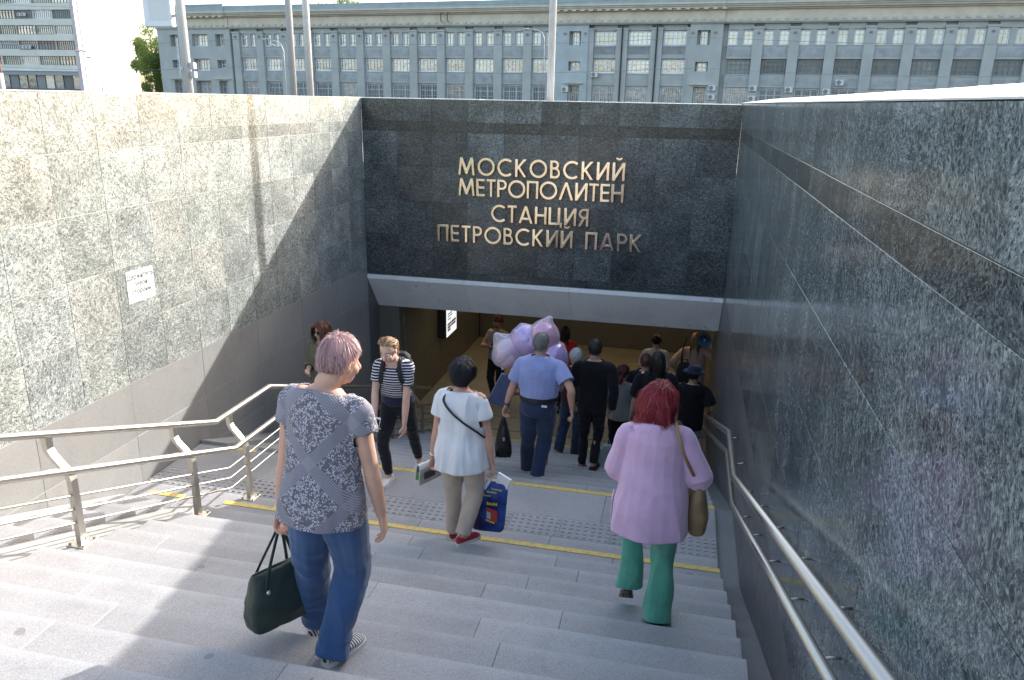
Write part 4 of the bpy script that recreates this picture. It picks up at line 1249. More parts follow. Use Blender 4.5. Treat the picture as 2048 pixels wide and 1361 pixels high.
        return garment(name, mb, mat, s.root, voxel or s.vox, cuts, fold, it=it)
    def surf(s, z, ang, off=.006):
        """point on the outside of the worn top; ang 0 = right, 90 = front, -90 = back"""
        ease, extra, st = s.ta; w_, d_, o_ = s.width(z, st, True); ew = extra(z) if extra else (0, 0, 0)
        return s.P(z, (w_ + ease + ew[0] + off) * math.cos(R(ang)), (o_ + ew[2]) * s.H + (d_ + ease + ew[1] + off) * math.sin(R(ang)))
    def hair(s, mat, n=1500, L=.09, vol=.12, grav=.5, wave=0.0, comb=(0, 0, 0), width=.005, seed=1, nape=1.0, toward=None, fringe=0.0, cap=True, wfreq=60, line=None, seg=7, size=1.0, backlen=None, spread=0.0, mess=.30, taper=1.0):
        rg = np.random.RandomState(seed); k_ = 1.08 if s.sex == 'm' else 1.0
        r0 = np.array([.0765, .0965, .094]) * k_ * size
        cen = np.array([0, -.012, .016]) * k_
        ly = line or ([-1, -.55, -.15, .12, .30, 1], [-.78, -.74, -.42, -.10, .42, .80])
        D = rg.randn(n * 4, 3); D /= np.linalg.norm(D, axis=1)[:, None]
        D = D[D[:, 2] > np.interp(D[:, 1], *ly)][:n]; n = len(D)
        sh = np.clip(.5 + .30 * rg.randn(n), 0, 1)
        p_ = D * r0
        wh = np.array([.12, -.38, .92]); wh /= np.linalg.norm(wh)
        Ls = L * (.75 + .5 * rg.rand(n))
        if nape != 1: Ls *= np.where(D[:, 2] < -.2, nape, 1.0)
        if taper < 1: Ls *= np.clip(taper + (1 - taper) * (D[:, 2] - np.interp(D[:, 1], *ly)) / .75, taper, 1)
        if fringe: Ls = np.where((D[:, 1] > .25), fringe, Ls)
        prev = D * .35; ph = rg.rand(n) * 6.28; pth = [p_.copy()]; nz = Noise(seed + 5)
        lift = vol * (.55 + .6 * rg.rand(n))
        for q in range(seg):
            st = Ls / seg
            e_ = p_ / r0; rl = np.linalg.norm(e_, axis=1)[:, None]; nr = e_ / rl
            if toward is not None:
                t_ = np.array(toward) - p_; tl = np.linalg.norm(t_, axis=1)[:, None]; fl = t_ / np.maximum(tl, .02)
                fl = fl - nr * np.sum(fl * nr, axis=1)[:, None] * (rl < 1.4)
            else:
                fl = nr * (nr @ wh)[:, None] - wh
            fl /= np.maximum(np.linalg.norm(fl, axis=1)[:, None], .15)
            g_ = np.array([0, 0, -1.0]) * grav * (1 + q * .25)
            d_ = fl * .8 + g_ + prev * .5 + np.array(comb) + mess * np.stack([nz(p_ * 34 + 3), nz(p_ * 34 + 7.7), nz(p_ * 34 + 13.1)], 1) + mess * .5 * rg.randn(n, 3)
            if spread: d_[:, 0] += spread * np.sign(p_[:, 0])
            d_ /= np.linalg.norm(d_, axis=1)[:, None]
            prev = d_
            w_ = wave * np.stack([np.sin(ph * .3 + wfreq * p_[:, 2] + 9 * p_[:, 0]), np.cos(ph * .3 + wfreq * p_[:, 2]), 0 * ph], 1)
            p_ = p_ + d_ * st[:, None] + w_
            tt = min(1, (q + 1) / 2.5)
            lim = (1 + lift * tt)[:, None]
            e_ = p_ / r0; rl = np.linalg.norm(e_, axis=1)[:, None]
            p_ = np.where(rl < lim, p_ / np.maximum(rl, .01) * lim, p_)
            fc = (p_[:, 1] > .02) & (p_[:, 2] < .04)       # leave the face free
            p_[:, 0] = np.where(fc, np.where(p_[:, 0] < 0, -1, 1) * np.maximum(np.abs(p_[:, 0]), .068), p_[:, 0])
            low = p_[:, 2] < -.07                           # keep off neck and shoulders
            e2 = np.stack([p_[:, 0] / .065, (p_[:, 1] + .02) / .068], 1); l2 = np.linalg.norm(e2, axis=1)
            fx = low & (l2 < 1)
            p_[fx, 0] /= np.maximum(l2[fx], .2); p_[fx, 1] = (p_[fx, 1] + .02) / np.maximum(l2[fx], .2) - .02
            vlow = p_[:, 2] < -.17
            lim_y = -.085 - .02 * rg.rand(n)
            p_[:, 1] = np.where(vlow & (np.abs(p_[:, 0]) < .17) & (p_[:, 1] < .02), np.minimum(p_[:, 1], lim_y), p_[:, 1])
            pth.append(p_.copy())
        T = np.stack(pth, 1)                                # n, seg+1, 3
        vs = []; fs = []; val = []
        tang = np.gradient(T, axis=1); nrm = T / r0; nrm /= np.maximum(np.linalg.norm(nrm, axis=2)[:, :, None], .1)
        sd = np.cross(tang, nrm); sd /= np.maximum(np.linalg.norm(sd, axis=2)[:, :, None], 1e-5)
        sd = sd + .35 * nrm * rg.randn(n)[:, None, None]
        wv = width * np.linspace(1, .35, seg + 1)[None, :, None] * (.6 + .8 * rg.rand(n))[:, None, None]
        A = T + sd * wv * .5; B = T - sd * wv * .5
        f = np.array(s.hf); hc = np.array(s.hc)
        AB = np.stack([A, B], 2).reshape(-1, 3) + cen
        AB = AB @ f.T + hc
        m_ = seg + 1
        for i in range(n):
            o = i * m_ * 2
            for j in range(seg): fs.append((o + 2 * j, o + 2 * j + 1, o + 2 * j + 3, o + 2 * j + 2))
        val = np.repeat(sh, m_ * 2).tolist()
        vs = [tuple(q) for q in AB]
        if cap:
            o = len(vs); nu, nv = 22, 14
            for j in range(nv + 1):
                th = math.pi * j / nv
                for i in range(nu):
                    a_ = 2 * math.pi * i / nu; d = np.array([math.sin(th) * math.cos(a_), math.sin(th) * math.sin(a_), math.cos(th)])
                    mg = d[2] - np.interp(d[1], *ly); t = min(1, max(0, mg / .16))
                    q = f @ (d * r0 * (.93 + (.07 + vol * .50) * t) + cen) + hc
                    vs.append(tuple(q)); val.append(.35)
            for j in range(nv):
                for i in range(nu): fs.append((o + j * nu + i, o + (j + 1) * nu + i, o + (j + 1) * nu + (i + 1) % nu, o + j * nu + (i + 1) % nu))
        me = bpy.data.meshes.new('hair'); me.from_pydata(vs, [], fs); me.update()
        me.polygons.foreach_set('use_smooth', [True] * len(me.polygons))
        at = me.attributes.new('shade', 'FLOAT', 'POINT'); at.data.foreach_set('value', val)
        return link('hair', me, mat, s.root)
    def lock(s, mat, pts, r, name='ponytail'):
        """a tied tail or bun of hair, points in head frame"""
        mb = MB(); limb(mb, [s.hc + s.hf @ Vector(p_) for p_ in pts], r, s.hf.col[0], 5, 12)
        me = remesh(mb, .007, 2); P, N = coords(me); P2 = P + N * folds(P, 7, .005, (150, 150, 20))[:, None]
        me.vertices.foreach_set('co', P2.astype(np.float32).ravel()); me.update()
        at = me.attributes.new('shade', 'FLOAT', 'POINT'); at.data.foreach_set('value', (.45 + .4 * folds(P, 9, 1, (200, 200, 24))).clip(0, 1).tolist())
        me.polygons.foreach_set('use_smooth', [True] * len(me.polygons))
        return link(name, me, mat, s.root)
    def hp(s, x, y, z): return s.hc + s.hf @ Vector((x, y, z))
    def face(s, lipm, browm, gaze=-.1):
        f = s.hf
        for sg in (-1, 1):
            MB().ell(s.hp(sg * .031, .072, -.008), .0125, .011, .0060, f, 12, 8).build('eye', 'eye_white', s.root, smooth=True)
            MB().ell(s.hp(sg * .031, .0815, -.010), .0062, .004, .0056, f, 10, 6).build('iris', 'eye_dark', s.root, smooth=True)
            limb(b_ := MB(), [s.hp(sg * .013, .088, .013), s.hp(sg * .032, .0865, .020), s.hp(sg * .052, .073, .014)], [.0028, .0034, .002], (0, 0, 1), 3, 6); b_.build('eyebrow', browm, s.root)
        limb(b_ := MB(), [s.hp(-.021, .080, -.071), s.hp(-.008, .090, -.068), s.hp(.008, .090, -.068), s.hp(.021, .080, -.071)], [.002, .0058, .0058, .002], (0, 0, 1), 3, 8)
        b_.build('lips', lipm, s.root, smooth=True)
simple('eye_white', (.7, .68, .66), .3); simple('eye_dark', (.03, .02, .02), .25); simple('lip', (.45, .17, .15), .45); simple('brow', (.10, .06, .04), .8)

def band_on(p, i, t, r, h, mat, name):
    """watch or bracelet round the forearm of person p"""
    a = p.el[i].lerp(p.wr[i], t); d = (p.wr[i] - p.el[i]).normalized(); u = d.orthogonal().normalized(); v = d.cross(u)
    MB().loft([(a - d * h, u * r, v * r), (a, u * (r + .003), v * (r + .003)), (a + d * h, u * r, v * r)], 16).build(name, mat, p.root, smooth=True)
# ---- cloths
def tunic_pattern(k, c, base):
    x, y, z = k.sepxyz(c)[:3]
    def lattice(sgn):
        u = k.math('DIVIDE', k.math('ADD', k.math('MULTIPLY', x, sgn), z), .36)
        fr_ = k.math('ABSOLUTE', k.math('SUBTRACT', k.math('FRACT', k.math('ADD', u, 20.58)), .5))
        bandm = k.math('LESS_THAN', fr_, .105)
        st = k.math('LESS_THAN', k.math('FRACT', k.math('MULTIPLY', u, 34.0)), .45)
        return bandm, st
    b1, s1 = lattice(1.0); b2, s2 = lattice(-1.0)
    w = k.n('VectorMath', {'operation': 'MULTIPLY_ADD'}, _0=k.n('TexNoise', None, Vector=c, Scale=40.0).outputs[1], _1=(.012, .012, .012), _2=c).outputs[0]
    vo = k.n('TexVoronoi', {'feature': 'F1'}, Vector=w, Scale=140.0); petal = k.math('LESS_THAN', vo.outputs['Distance'], .50)
    petal = k.math('MULTIPLY', petal, k.math('GREATER_THAN', k.noise(c, 45, 3), .45))
    flo = k.mix(petal, (.125, .118, .140), (.42, .41, .475))
    str_ = k.mix(k.math('MAXIMUM', k.math('MULTIPLY', b1, s1), k.math('MULTIPLY', b2, s2)), (.145, .137, .165), (.29, .28, .33))
    return k.mix(k.math('MAXIMUM', b1, b2), flo, str_)
cloth('tunic', (.3, .3, .3), pat=tunic_pattern, sheen=.1)
def denim_pat(k, c, base):
    n1 = k.noise(k.n('Mapping', None, Vector=c, Scale=(1, 1, .06)).outputs[0], 420, 2)
    n2 = k.noise(c, 5, 4)
    return k.mix(k.math('MULTIPLY', n2, .5), base, k.mix(n1, (.022, .055, .13), (.10, .18, .33)))
cloth('denim_bright', (.026, .072, .19), pat=denim_pat, rough=.85)
def denim_dark_pat(k, c, base):
    n1 = k.noise(k.n('Mapping', None, Vector=c, Scale=(1, 1, .06)).outputs[0], 420, 2)
    return k.mix(k.math('MULTIPLY', k.noise(c, 5, 4), .5), base, k.mix(n1, (.018, .028, .065), (.05, .075, .15)))
cloth('denim_dark', (.020, .034, .085), pat=denim_dark_pat)
def hstripe(fr, duty, a, b_):
    def f(k, c, base):
        z = k.sepxyz(c)[2]
        return k.mix(k.math('LESS_THAN', k.math('FRACT', k.math('MULTIPLY', z, fr)), duty), a, b_)
    return f
def stripe_top(k, c, base):
    z = k.sepxyz(c)[2]
    s_ = k.math('LESS_THAN', k.math('FRACT', k.math('MULTIPLY', z, 38.0)), .36)
    s_ = k.math('MULTIPLY', s_, k.math('GREATER_THAN', z, .90))
    return k.mix(s_, (.012, .014, .045), (.66, .66, .70))
cloth('stripe_top', (.1, .1, .1), pat=stripe_top)
def check_pat(k, c, base):
    x, y, z = k.sepxyz(c)[:3]
    g1 = k.math('LESS_THAN', k.math('FRACT', k.math('MULTIPLY', k.math('ADD', x, k.math('MULTIPLY', y, .7)), 120.0)), .35); g2 = k.math('LESS_THAN', k.math('FRACT', k.math('MULTIPLY', z, 120.0)), .35)
    return k.mix(k.math('MULTIPLY', k.math('ADD', g1, g2), .22), base, (.50, .52, .72))
cloth('blue_shirt', (.23, .28, .56), pat=check_pat)
cloth('white_cloth', (.70, .71, .74), var=.05)
cloth('beige_cloth', (.50, .42, .35), var=.08)
def knit(k, c, base):
    z = k.sepxyz(c)[2]; x = k.sepxyz(c)[0]
    return k.mix(.25, base, k.mix(k.noise(c, 500, 2), (.46, .28, .42), (.66, .46, .60)))
cloth('lilac_knit', (.60, .38, .55), pat=knit, bump=.35, weave=420, sheen=.5)
cloth('green_cloth', (.10, .34, .25), var=.14)
cloth('black_cloth', (.010, .010, .013), var=.3, sheen=.08)
cloth('black_leggings', (.014, .014, .019), var=.3, sheen=.1)
cloth('khaki_cloth', (.17, .16, .105), var=.12)
cloth('maroon_cloth', (.035, .010, .018), var=.2)
cloth('grey_cloth', (.20, .195, .185), var=.12)
cloth('nude_cloth', (.48, .30, .24), var=.08)
cloth('cream_cloth', (.55, .48, .42), var=.08)
cloth('light_denim', (.30, .38, .52), var=.15)
cloth('red_cloth', (.50, .02, .02), var=.1)
def skirt_pat(k, c, base):
    x, y, z = k.sepxyz(c)[:3]
    return k.mix(k.math('LESS_THAN', k.math('FRACT', k.math('MULTIPLY', k.math('ADD', x, k.math('MULTIPLY', z, .55)), 42.0)), .22), (.010, .013, .035), (.45, .47, .55))
cloth('skirt_stripe', (.1, .1, .1), pat=skirt_pat)
def shoe_stripe(k, c, base):
    x, y, z = k.sepxyz(c)[:3]
    s_ = k.math('LESS_THAN', k.math('FRACT', k.math('MULTIPLY', k.math('ADD', y, k.math('MULTIPLY', x, .5)), 62.0)), .55)
    m_ = k.math('MULTIPLY', s_, k.math('GREATER_THAN', k.math('ADD', y, 0), k.n('ObjectInfo').outputs['Alpha']))
    return k.mix(s_, (.018, .02, .05), (.62, .61, .60))
cloth('shoe_stripe', (.1, .1, .1), pat=shoe_stripe)
cloth('navy_cloth', (.018, .02, .05))
cloth('red_suede', (.34, .018, .035), var=.2)
simple('white_leather', (.68, .67, .66), .5, var=.06); simple('rubber_white', (.62, .60, .57), .7); simple('black_leather', (.012, .012, .013), .4, bump=.2, bscale=220)
simple('green_leather', (.022, .042, .036), .42, var=.25, bump=.25, bscale=160); simple('brown_leather', (.10, .045, .03), .5)
simple('tan_leather', (.24, .15, .075), .6, var=.2); simple('gold', (.8, .55, .3), .3, 1.0); simple('silver', (.75, .75, .75), .25, 1.0)
simple('turquoise', (.10, .50, .50), .4); simple('cyan_plastic', (.08, .45, .62), .4); simple('blue_strap', (.05, .17, .38), .7); simple('phone_white', (.75, .75, .76), .3)
k = NT('screen'); k.p(Base_Color=(.01, .01, .012), Roughness=.08); MATS['screen'] = k.m

# ---- 1 foreground woman, patterned tunic
p = Person('woman with short pinkish hair in a patterned grey tunic and blue jeans, nearest the camera', (-1.47, 2.85, -2.542), 0, 1.615, 'f', .98,
           hip=(.0, -.01, -.008), lean=4, side=2.5, yaw=8, feet=[(-.19, .19, -.105, -8, 14), (.035, -.06, 0, 24, 0)],
           hands=[(-.245, .03, .705), (.262, .02, .755)], poles=[(-.3, -1, 0), (.35, -1, -.1)], head=(34, 14, 4), neck=(.03, .01, -.012), vox=.0065, grip=(1.25, .75))
W1 = p
p.body()
hem1 = lambda z: (.010 + .018 * max(0, (.62 - z)) / .18, .008 + .03 * max(0, (.60 - z)) / .18, -.004)
p.top('tunic', hem=.470, ease=.018, sleeve=.36, sl_r=(.038, .042, .04), extra=hem1, name='tunic', neck_w=.03, neck_z=.822, nt=.40)
p.trousers('denim_bright', (.066, .060, .050, .048, .047), hem=(.90, 1.14), seat=.006,
           fold=lambda P: folds(P, 11, .009, (24, 24, 7)) + folds(P, 12, .006, (22, 30, 36)) * np.exp(-((P[:, 2] - .42) / .12) ** 2) + folds(P, 13, .006, (26, 26, 40)) * np.exp(-((P[:, 2] - .12) / .09) ** 2))
p.shoes('shoe_stripe', 'rubber_white')
p.hair('hair_pink', 7000, .078, .055, .25, .0, (.30, .05, 0), .0026, 3, taper=.22, mess=.42, size=.965, line=([-1, -.55, -.15, .12, .30, 1], [-.66, -.62, -.12, .16, .42, .80]))
band_on(p, 0, .93, .026, .005, 'gold', 'bracelet')

# ---- 2 woman in khaki with sunglasses, coming up behind the handrail
p = Person('woman with auburn hair, sunglasses and a khaki blouse coming up beside the left wall', (-4.30, 8.52, -4.25), R(172), 1.60, 'f', 1.0,
           feet=[(-.08, .15, .121, 0, 0), (.08, -.16, 0, 0, 12)], hip=(0, 0, -.01), hands=[(-.20, .16, .95), (.06, .26, 1.00)], head=(8, 6, -4), vox=.0085, skinm='skin_pale')
p.body(); p.top('khaki_cloth', .45, .020, 1.55, (.042, .038, .036), name='blouse', neck_z=.828); p.trousers('black_cloth', (.062, .055, .045, .042, .04)); p.shoes('black_leather')
p.hair('hair_auburn', 1400, .26, .20, .55, .004, (0, -.1, 0), .007, 5, spread=.2)
p.face('lip', 'brow')
g_ = MB()
for sg in (-1, 1):
    MB().ell(p.hp(sg * .033, .090, -.010), .027, .006, .025, p.hf, 16, 10).build('sunglass_lens', 'screen', p.root, smooth=True)
    MB().tube([p.hp(sg * .058, .085, .002), p.hp(sg * .080, .04, .004), p.hp(sg * .082, -.01, -.002)], .0022, 6).build('sunglass_arm', 'brown_leather', p.root)
MB().tube([p.hp(-.010, .094, -.004), p.hp(.010, .094, -.004)], .0025, 6).build('sunglass_bridge', 'brown_leather', p.root)

# ---- 3 girl in the striped top, coming up
p = Person('girl with ginger hair in a navy striped top and black leggings holding a phone', (-2.57, 6.58, -3.631), R(180), 1.59, 'f', .98,
           feet=[(-.07, -.40, -.045, -4, 32), (.055, .13, 0, 10, 0)], hip=(0, -.03, -.045), lean=13, yaw=-4,
           hands=[(-.135, .17, .655), (.125, .26, .745)], poles=[(-.9, -.7, 0), (.9, -.7, 0)], head=(8, 20, 3), neck=(0, .03, -.012), vox=.0065, skinm='skin_pale', grip=(.55, .9), bs=.90)
GI = p
p.body(); p.top('stripe_top', .545, .008, .62, (.035, .036, .036), name='striped_top', neck_z=.822, amp=.6, straight=.2)
p.trousers('black_leggings', (.060, .051, .037, .035, .027), hem=.93, top=.61, fold=lambda P: folds(P, 21, .003, (20, 20, 46)))
p.shoes('white_leather', 'rubber_white', .060)
p.hair('hair_ginger', 1700, .13, .10, .25, .0, (0, 0, 0), .0055, 8, toward=(0, -.13, .0), line=([-1, -.55, -.15, .12, .30, 1], [-.72, -.66, -.42, -.05, .48, .74]))
p.lock('hair_ginger', [(0, -.095, .0), (0, -.135, -.01), (.01, -.15, -.09), (.015, -.14, -.17)], [.024, .030, .026, .010])
p.face('lip', 'hair_ginger')
band_on(p, 0, .86, .024, .007, 'cyan_plastic', 'bracelet')
hw = MB(); limb(hw, [p.P(.80, -.062, .065), p.P(.845, -.075, .0), p.P(.852, 0, -.062), p.P(.845, .075, .0), p.P(.80, .062, .065)], [.006] * 5, (0, 0, 1), 4, 8)
hp_ = hw.build('headphones', 'black_leather', p.root, smooth=True)
for sg in (-1, 1): MB().ell(p.P(.795, sg * .060, .075), .022, .017, .027).build('ear_cup', 'black_leather', hp_, smooth=True)

# ---- 4 woman in the white blouse
p = Person('woman with short black hair in a white blouse, beige trousers and red shoes', (-1.545, 5.30, -3.389), 0, 1.525, 'f', 1.07,
           feet=[(-.11, .15, -.121, -2, 0), (.04, -.10, 0, 36, 0)], hip=(.0, .02, -.022), lean=4, side=-1.0,
           hands=[(-.255, .05, .655), (.240, .04, .650)], poles=[(-.4, -1, 0), (.4, -1, 0)], head=(8, 8, 0), neck=(0, .005, -.01), vox=.0075, grip=(1.1, 1.35))
WH = p
p.body(); p.top('white_cloth', .425, .020, .50, (.044, .051, .04), extra=lambda z: (.008 + .006 * max(0, .60 - z) / .18, .012 + .035 * max(0, .6 - z) / .18, 0), name='blouse', neck_z=.828, neck_w=.02, amp=2.2)
p.trousers('beige_cloth', (.066, .058, .046, .043, .040), hem=1.0, fold=lambda P: folds(P, 31, .0055, (26, 26, 7)) + folds(P, 32, .0045, (22, 30, 42)) * np.exp(-((P[:, 2] - .50) / .22) ** 2))
p.shoes('red_suede', 'rubber_white', .06)
p.hair('hair_black', 4500, .10, .24, .22, .0, (0, 0, .1), .0035, 11, taper=.30, mess=.5)
band_on(p, 0, .90, .026, .008, 'silver', 'watch')
st_ = MB()
pts = [p.P(.838, -.074, -.03), p.surf(.800, -130), p.surf(.745, -108), p.surf(.69, -75), p.surf(.64, -40), p.surf(.60, -10), p.surf(.60, 40), p.surf(.70, 90), p.surf(.79, 125)]
S_ = spline([list(q) for q in pts + pts[:1]], 5)[:-1]
st_.tube([Vector(q) for q in S_], .009, 8, closed=True)
st_.build('bag_strap', 'black_leather', p.root, smooth=True)

# ---- 5 man in the blue shirt
p = Person('grey-haired man in a light blue short-sleeved shirt and dark jeans carrying a briefcase', (-1.345, 7.55, -3.994), 0, 1.72, 'm', 1.10,
           feet=[(-.16, .27, -.115, -6, 8), (.02, -.09, 0, 8, 0)], hip=(.0, .0, -.018), lean=4, yaw=0,
           hands=[(-.365, .04, .83), (.37, -.06, .91)], poles=[(-.5, -1, 0), (.6, -.8, 0)], head=(14, 4, 0), vox=.008, grip=(1.35, .6))
MN = p
p.body(); p.top('blue_shirt', .594, .016, .72, (.046, .053, .05), extra=lambda z: (.014 - .012 * max(0, .66 - z) / .07, .018 - .010 * max(0, .66 - z) / .07, -.002), name='shirt', neck_z=.838)
limb(b_ := MB(), [p.P(.835, -.055, -.02), p.P(.846, -.035, -.066), p.P(.848, .035, -.066), p.P(.835, .055, -.02)], [(.020, .006)] * 4, p.up, 4, 10); b_.build('collar', 'blue_shirt', p.root, smooth=True)
p.trousers('denim_dark', (.064, .058, .047, .044, .043), hem=1.18, top=.59, ease=.016, fold=lambda P: folds(P, 41, .006, (24, 24, 7)) + folds(P, 42, .004, (22, 30, 42)) * np.exp(-((P[:, 2] - .40) / .2) ** 2))
bt = MB(); p.torso(bt, .570, .593, .027, 1.0, lambda z: (.004, .008, -.002)); bt.build('belt', 'black_leather', p.root, smooth=True)
MB().cham(.06, .12, -.155, -.148, .93, .955, .002).build('pocket_paper', 'paper', p.root)
p.shoes('black_leather', 'black_leather')
p.hair('hair_grey', 1500, .026, .05, .3, .0, (0, 0, 0), .004, 13)
band_on(p, 0, .88, .030, .011, 'brown_leather', 'watch')

# ---- 6 person holding the balloons (mostly hidden by the man)
p = Person('person in a dark striped skirt mostly hidden behind the blue-shirted man, carrying balloons', (-1.52, 8.45, -4.357), 0, 1.60, 'f', 1.0,
           feet=[(-.09, -.10, .0, 0, 10), (.09, .18, -.121, 0, 0)], hip=(0, 0, -.02), hands=[(-.24, .08, .98), (.10, .30, 1.16)], head=(0, 4, 0), vox=.011, grip=(1, 1.2))
p.body(True); p.top('navy_cloth', .56, .014, .6, (.040, .04, .04)); p.shoes('black_leather'); p.hair('hair_dark', 700, .16, .10, .6, 0, width=.008, seed=15)
sk = MB(); p.torso(sk, .40, .60, .02, 1.0, lambda z: (.06 * max(0, .56 - z) / .16, .05 * max(0, .56 - z) / .16, 0)); garment('skirt', sk, 'skirt_stripe', p.root, .011, [(p.P(.415), (0, 0, -1), .6)], lambda P: folds(P, 5, .008, (30, 30, 3)))

# ---- 7 grey-haired person in maroon
p = Person('person with white-grey hair in a dark maroon top and jeans behind the man in black', (-1.30, 10.20, -4.962), 0, 1.70, 'm', 1.08, feet=[(-.20, -.02, 0, 0, 0), (.02, .18, -.121, 4, 6)], vox=.010, hip=(0, 0, -.015), head=(20, 4, 0),
           hands=[(-.28, .10, .82), (.27, .05, .80)])
p.body(); p.top('maroon_cloth', .50, .018, 1.7, (.046, .040, .034), name='jumper'); p.trousers('denim_dark', (.060, .054, .045, .043, .042)); p.shoes('black_leather', 'black_leather')
p.hair('hair_white', 1100, .06, .12, .3, 0, width=.006, seed=17, nape=.5)

# ---- 8 man in black
p = Person('man with cropped dark hair dressed all in black on the lower stairs', (-.885, 8.68, -4.357), 0, 1.73, 'm', .95, feet=[(-.11, .20, -.115, -4, 10), (.05, -.02, 0, 10, 0)], hip=(0, 0, -.02), vox=.009, head=(6, 2, 0), hands=[(-.24, .10, .84), (.24, .03, .83)])
BK = p
p.body(); p.top('black_cloth', .47, .014, 1.96, (.040, .032, .026), name='jumper'); p.trousers('black_leggings', (.056, .048, .036, .032, .030)); p.shoes('black_leather', 'black_leather')
p.hair('hair_dark', 1300, .018, .03, .3, 0, width=.004, seed=19)
MB().tube([p.P(.846, .058 * math.cos(t), .062 * math.sin(t) - .004) for t in [i * math.pi / 10 for i in range(20)]], .006, 6, closed=True).build('collar_band', 'cream_cloth', p.root, smooth=True)

# ---- 9 woman in grey
p = Person('woman with maroon ponytail in a grey top with a blue strap across her back', (-.66, 10.55, -5.083), 0, 1.50, 'f', 1.12, feet=[(-.10, .15, -.121, 0, 8), (.06, -.06, 0, 6, 0)], hip=(0, 0, -.02), vox=.010, head=(16, 8, 0), hands=[(-.26, .06, .66), (.25, .1, .7)])
GY = p
p.body(); p.top('grey_cloth', .47, .018, .8, (.046, .046, .04), name='shirt'); p.trousers('black_cloth', (.066, .058, .044, .04, .036)); p.shoes('black_leather', 'black_leather')
p.hair('hair_maroon', 1000, .12, .10, .2, 0, width=.007, seed=21, toward=(.0, -.13, -.05)); p.lock('hair_maroon', [(0, -.09, -.05), (.01, -.135, -.055), (.015, -.14, -.11), (.01, -.13, -.15)], [.022, .032, .030, .012])
limb(b_ := MB(), [p.P(.836, -.06, -.05), p.surf(.78, -115), p.surf(.69, -60), p.surf(.62, -20)], [(.014, .004)] * 4, p.rt, 5, 8); b_.build('bag_strap', 'blue_strap', p.root, smooth=True)
MB().ell(p.hp(.012, -.115, -.045), .022, .014, .014, p.hf).build('hair_clip', 'silver', p.root, smooth=True)

# ---- 10 woman with long dark hair
p = Person('woman with very long straight dark hair in a black top', (-.155, 9.30, -4.599), 0, 1.68, 'f', 1.12, feet=[(-.10, .16, -.121, 0, 8), (.08, -.06, 0, 6, 0)], hip=(0, 0, -.02), vox=.010, head=(0, 3, 0), hands=[(-.29, .06, .78), (.28, .05, .76)], bs=1.1)
p.body(); p.top('black_cloth', .45, .026, .95, (.052, .054, .05), name='shirt'); p.trousers('black_cloth', (.066, .058, .046, .042, .04)); p.shoes('black_leather', 'black_leather')
p.hair('hair_dark', 2000, .44, .13, 1.1, 0, width=.008, seed=23, seg=11)

# ---- 11 woman with red hair in lilac cardigan
p = Person('woman with bright red bob in a lilac cardigan and green trousers', (-.048, 4.14, -3.026), 0, 1.535, 'f', 1.05,
           feet=[(-.105, .13, .035, -4, 36), (.095, -.03, 0, 8, 0)], hip=(0, .0, -.012), lean=6, side=0, yaw=-2,
           hands=[(-.145, .26, .925), (.23, .21, .86)], poles=[(-.38, -1, -.4), (.50, -1, -.3)], head=(4, 12, 2), neck=(-.01, .01, -.03), vox=.0065, grip=(.8, 1.0), bs=1.02)
RW = p
p.body()
cx = lambda z: (.006 + .048 * min(1, max(0, .78 - z) / .42), .012 + .055 * min(1, max(0, .78 - z) / .42), -.006)
p.top('lilac_knit', .418, .018, 1.02, (.044, .050, .052), extra=cx, name='cardigan', neck_z=.836, neck_w=.01,
      fold=lambda P: folds(P, 52, .016, (15, 15, 1.0)) * np.clip((1.19 - P[:, 2]) / .5, 0, 1) + folds(P, 53, .004, (9, 9, 12)), it=7)
MB().cham(-.228, -.218, -.05, .08, .64, .80, .003).build('cardigan_pocket', 'lilac_knit', p.root)
p.trousers('green_cloth', (.070, .060, .046, .046, .056), hem=(1.0, 1.20), ease=.006, fold=lambda P: folds(P, 54, .011, (14, 14, 12)) + folds(P, 55, .008, (28, 28, 8)), hemfwd=.01)
p.shoes('brown_leather', 'black_leather', .04)
p.hair('hair_red', 7500, .165, .22, .36, .004, (0, -.06, 0), .0028, 29, spread=.20, wfreq=75, seg=9, mess=.62)
nk = MB(); 
for i in range(26):
    t = 2 * math.pi * i / 26; nk.ell(p.P(.848, .064 * math.cos(t), .066 * math.sin(t) - .006), .010, .010, .010, None, 8, 5)
nk.build('necklace', 'turquoise', p.root, smooth=True)

# ---- 12 boy with a hat
p = Person('boy in a dark brimmed hat, long black shirt and pale denim shorts', (.33, 10.55, -5.083), 0, 1.58, 'm', .92, feet=[(-.10, .13, -.121, -4, 6), (.06, -.07, 0, 4, 0)], hip=(0, 0, -.02), vox=.010, head=(16, 6, 0), hands=[(-.20, .18, .86), (.25, .10, .84)])
p.body(True); p.top('black_cloth', .42, .026, .85, (.048, .052, .05), extra=lambda z: (.02, .016, 0), name='shirt'); p.trousers('light_denim', (.070, .066, .060, .06, .06), hem=.02, fold=lambda P: folds(P, 61, .007, (20, 20, 10))); p.shoes('white_leather', 'rubber_white')
p.hair('hair_dark', 500, .03, .04, .3, 0, width=.006, seed=31)
MB().loft([(p.hp(0, 0, z), p.hf.col[0] * r, p.hf.col[1] * r * 1.15) for z, r in ((.035, .155), (.045, .150), (.050, .098), (.09, .094), (.118, .082), (.124, .03))], 20).build('hat', 'navy_cloth', p.root, smooth=True)

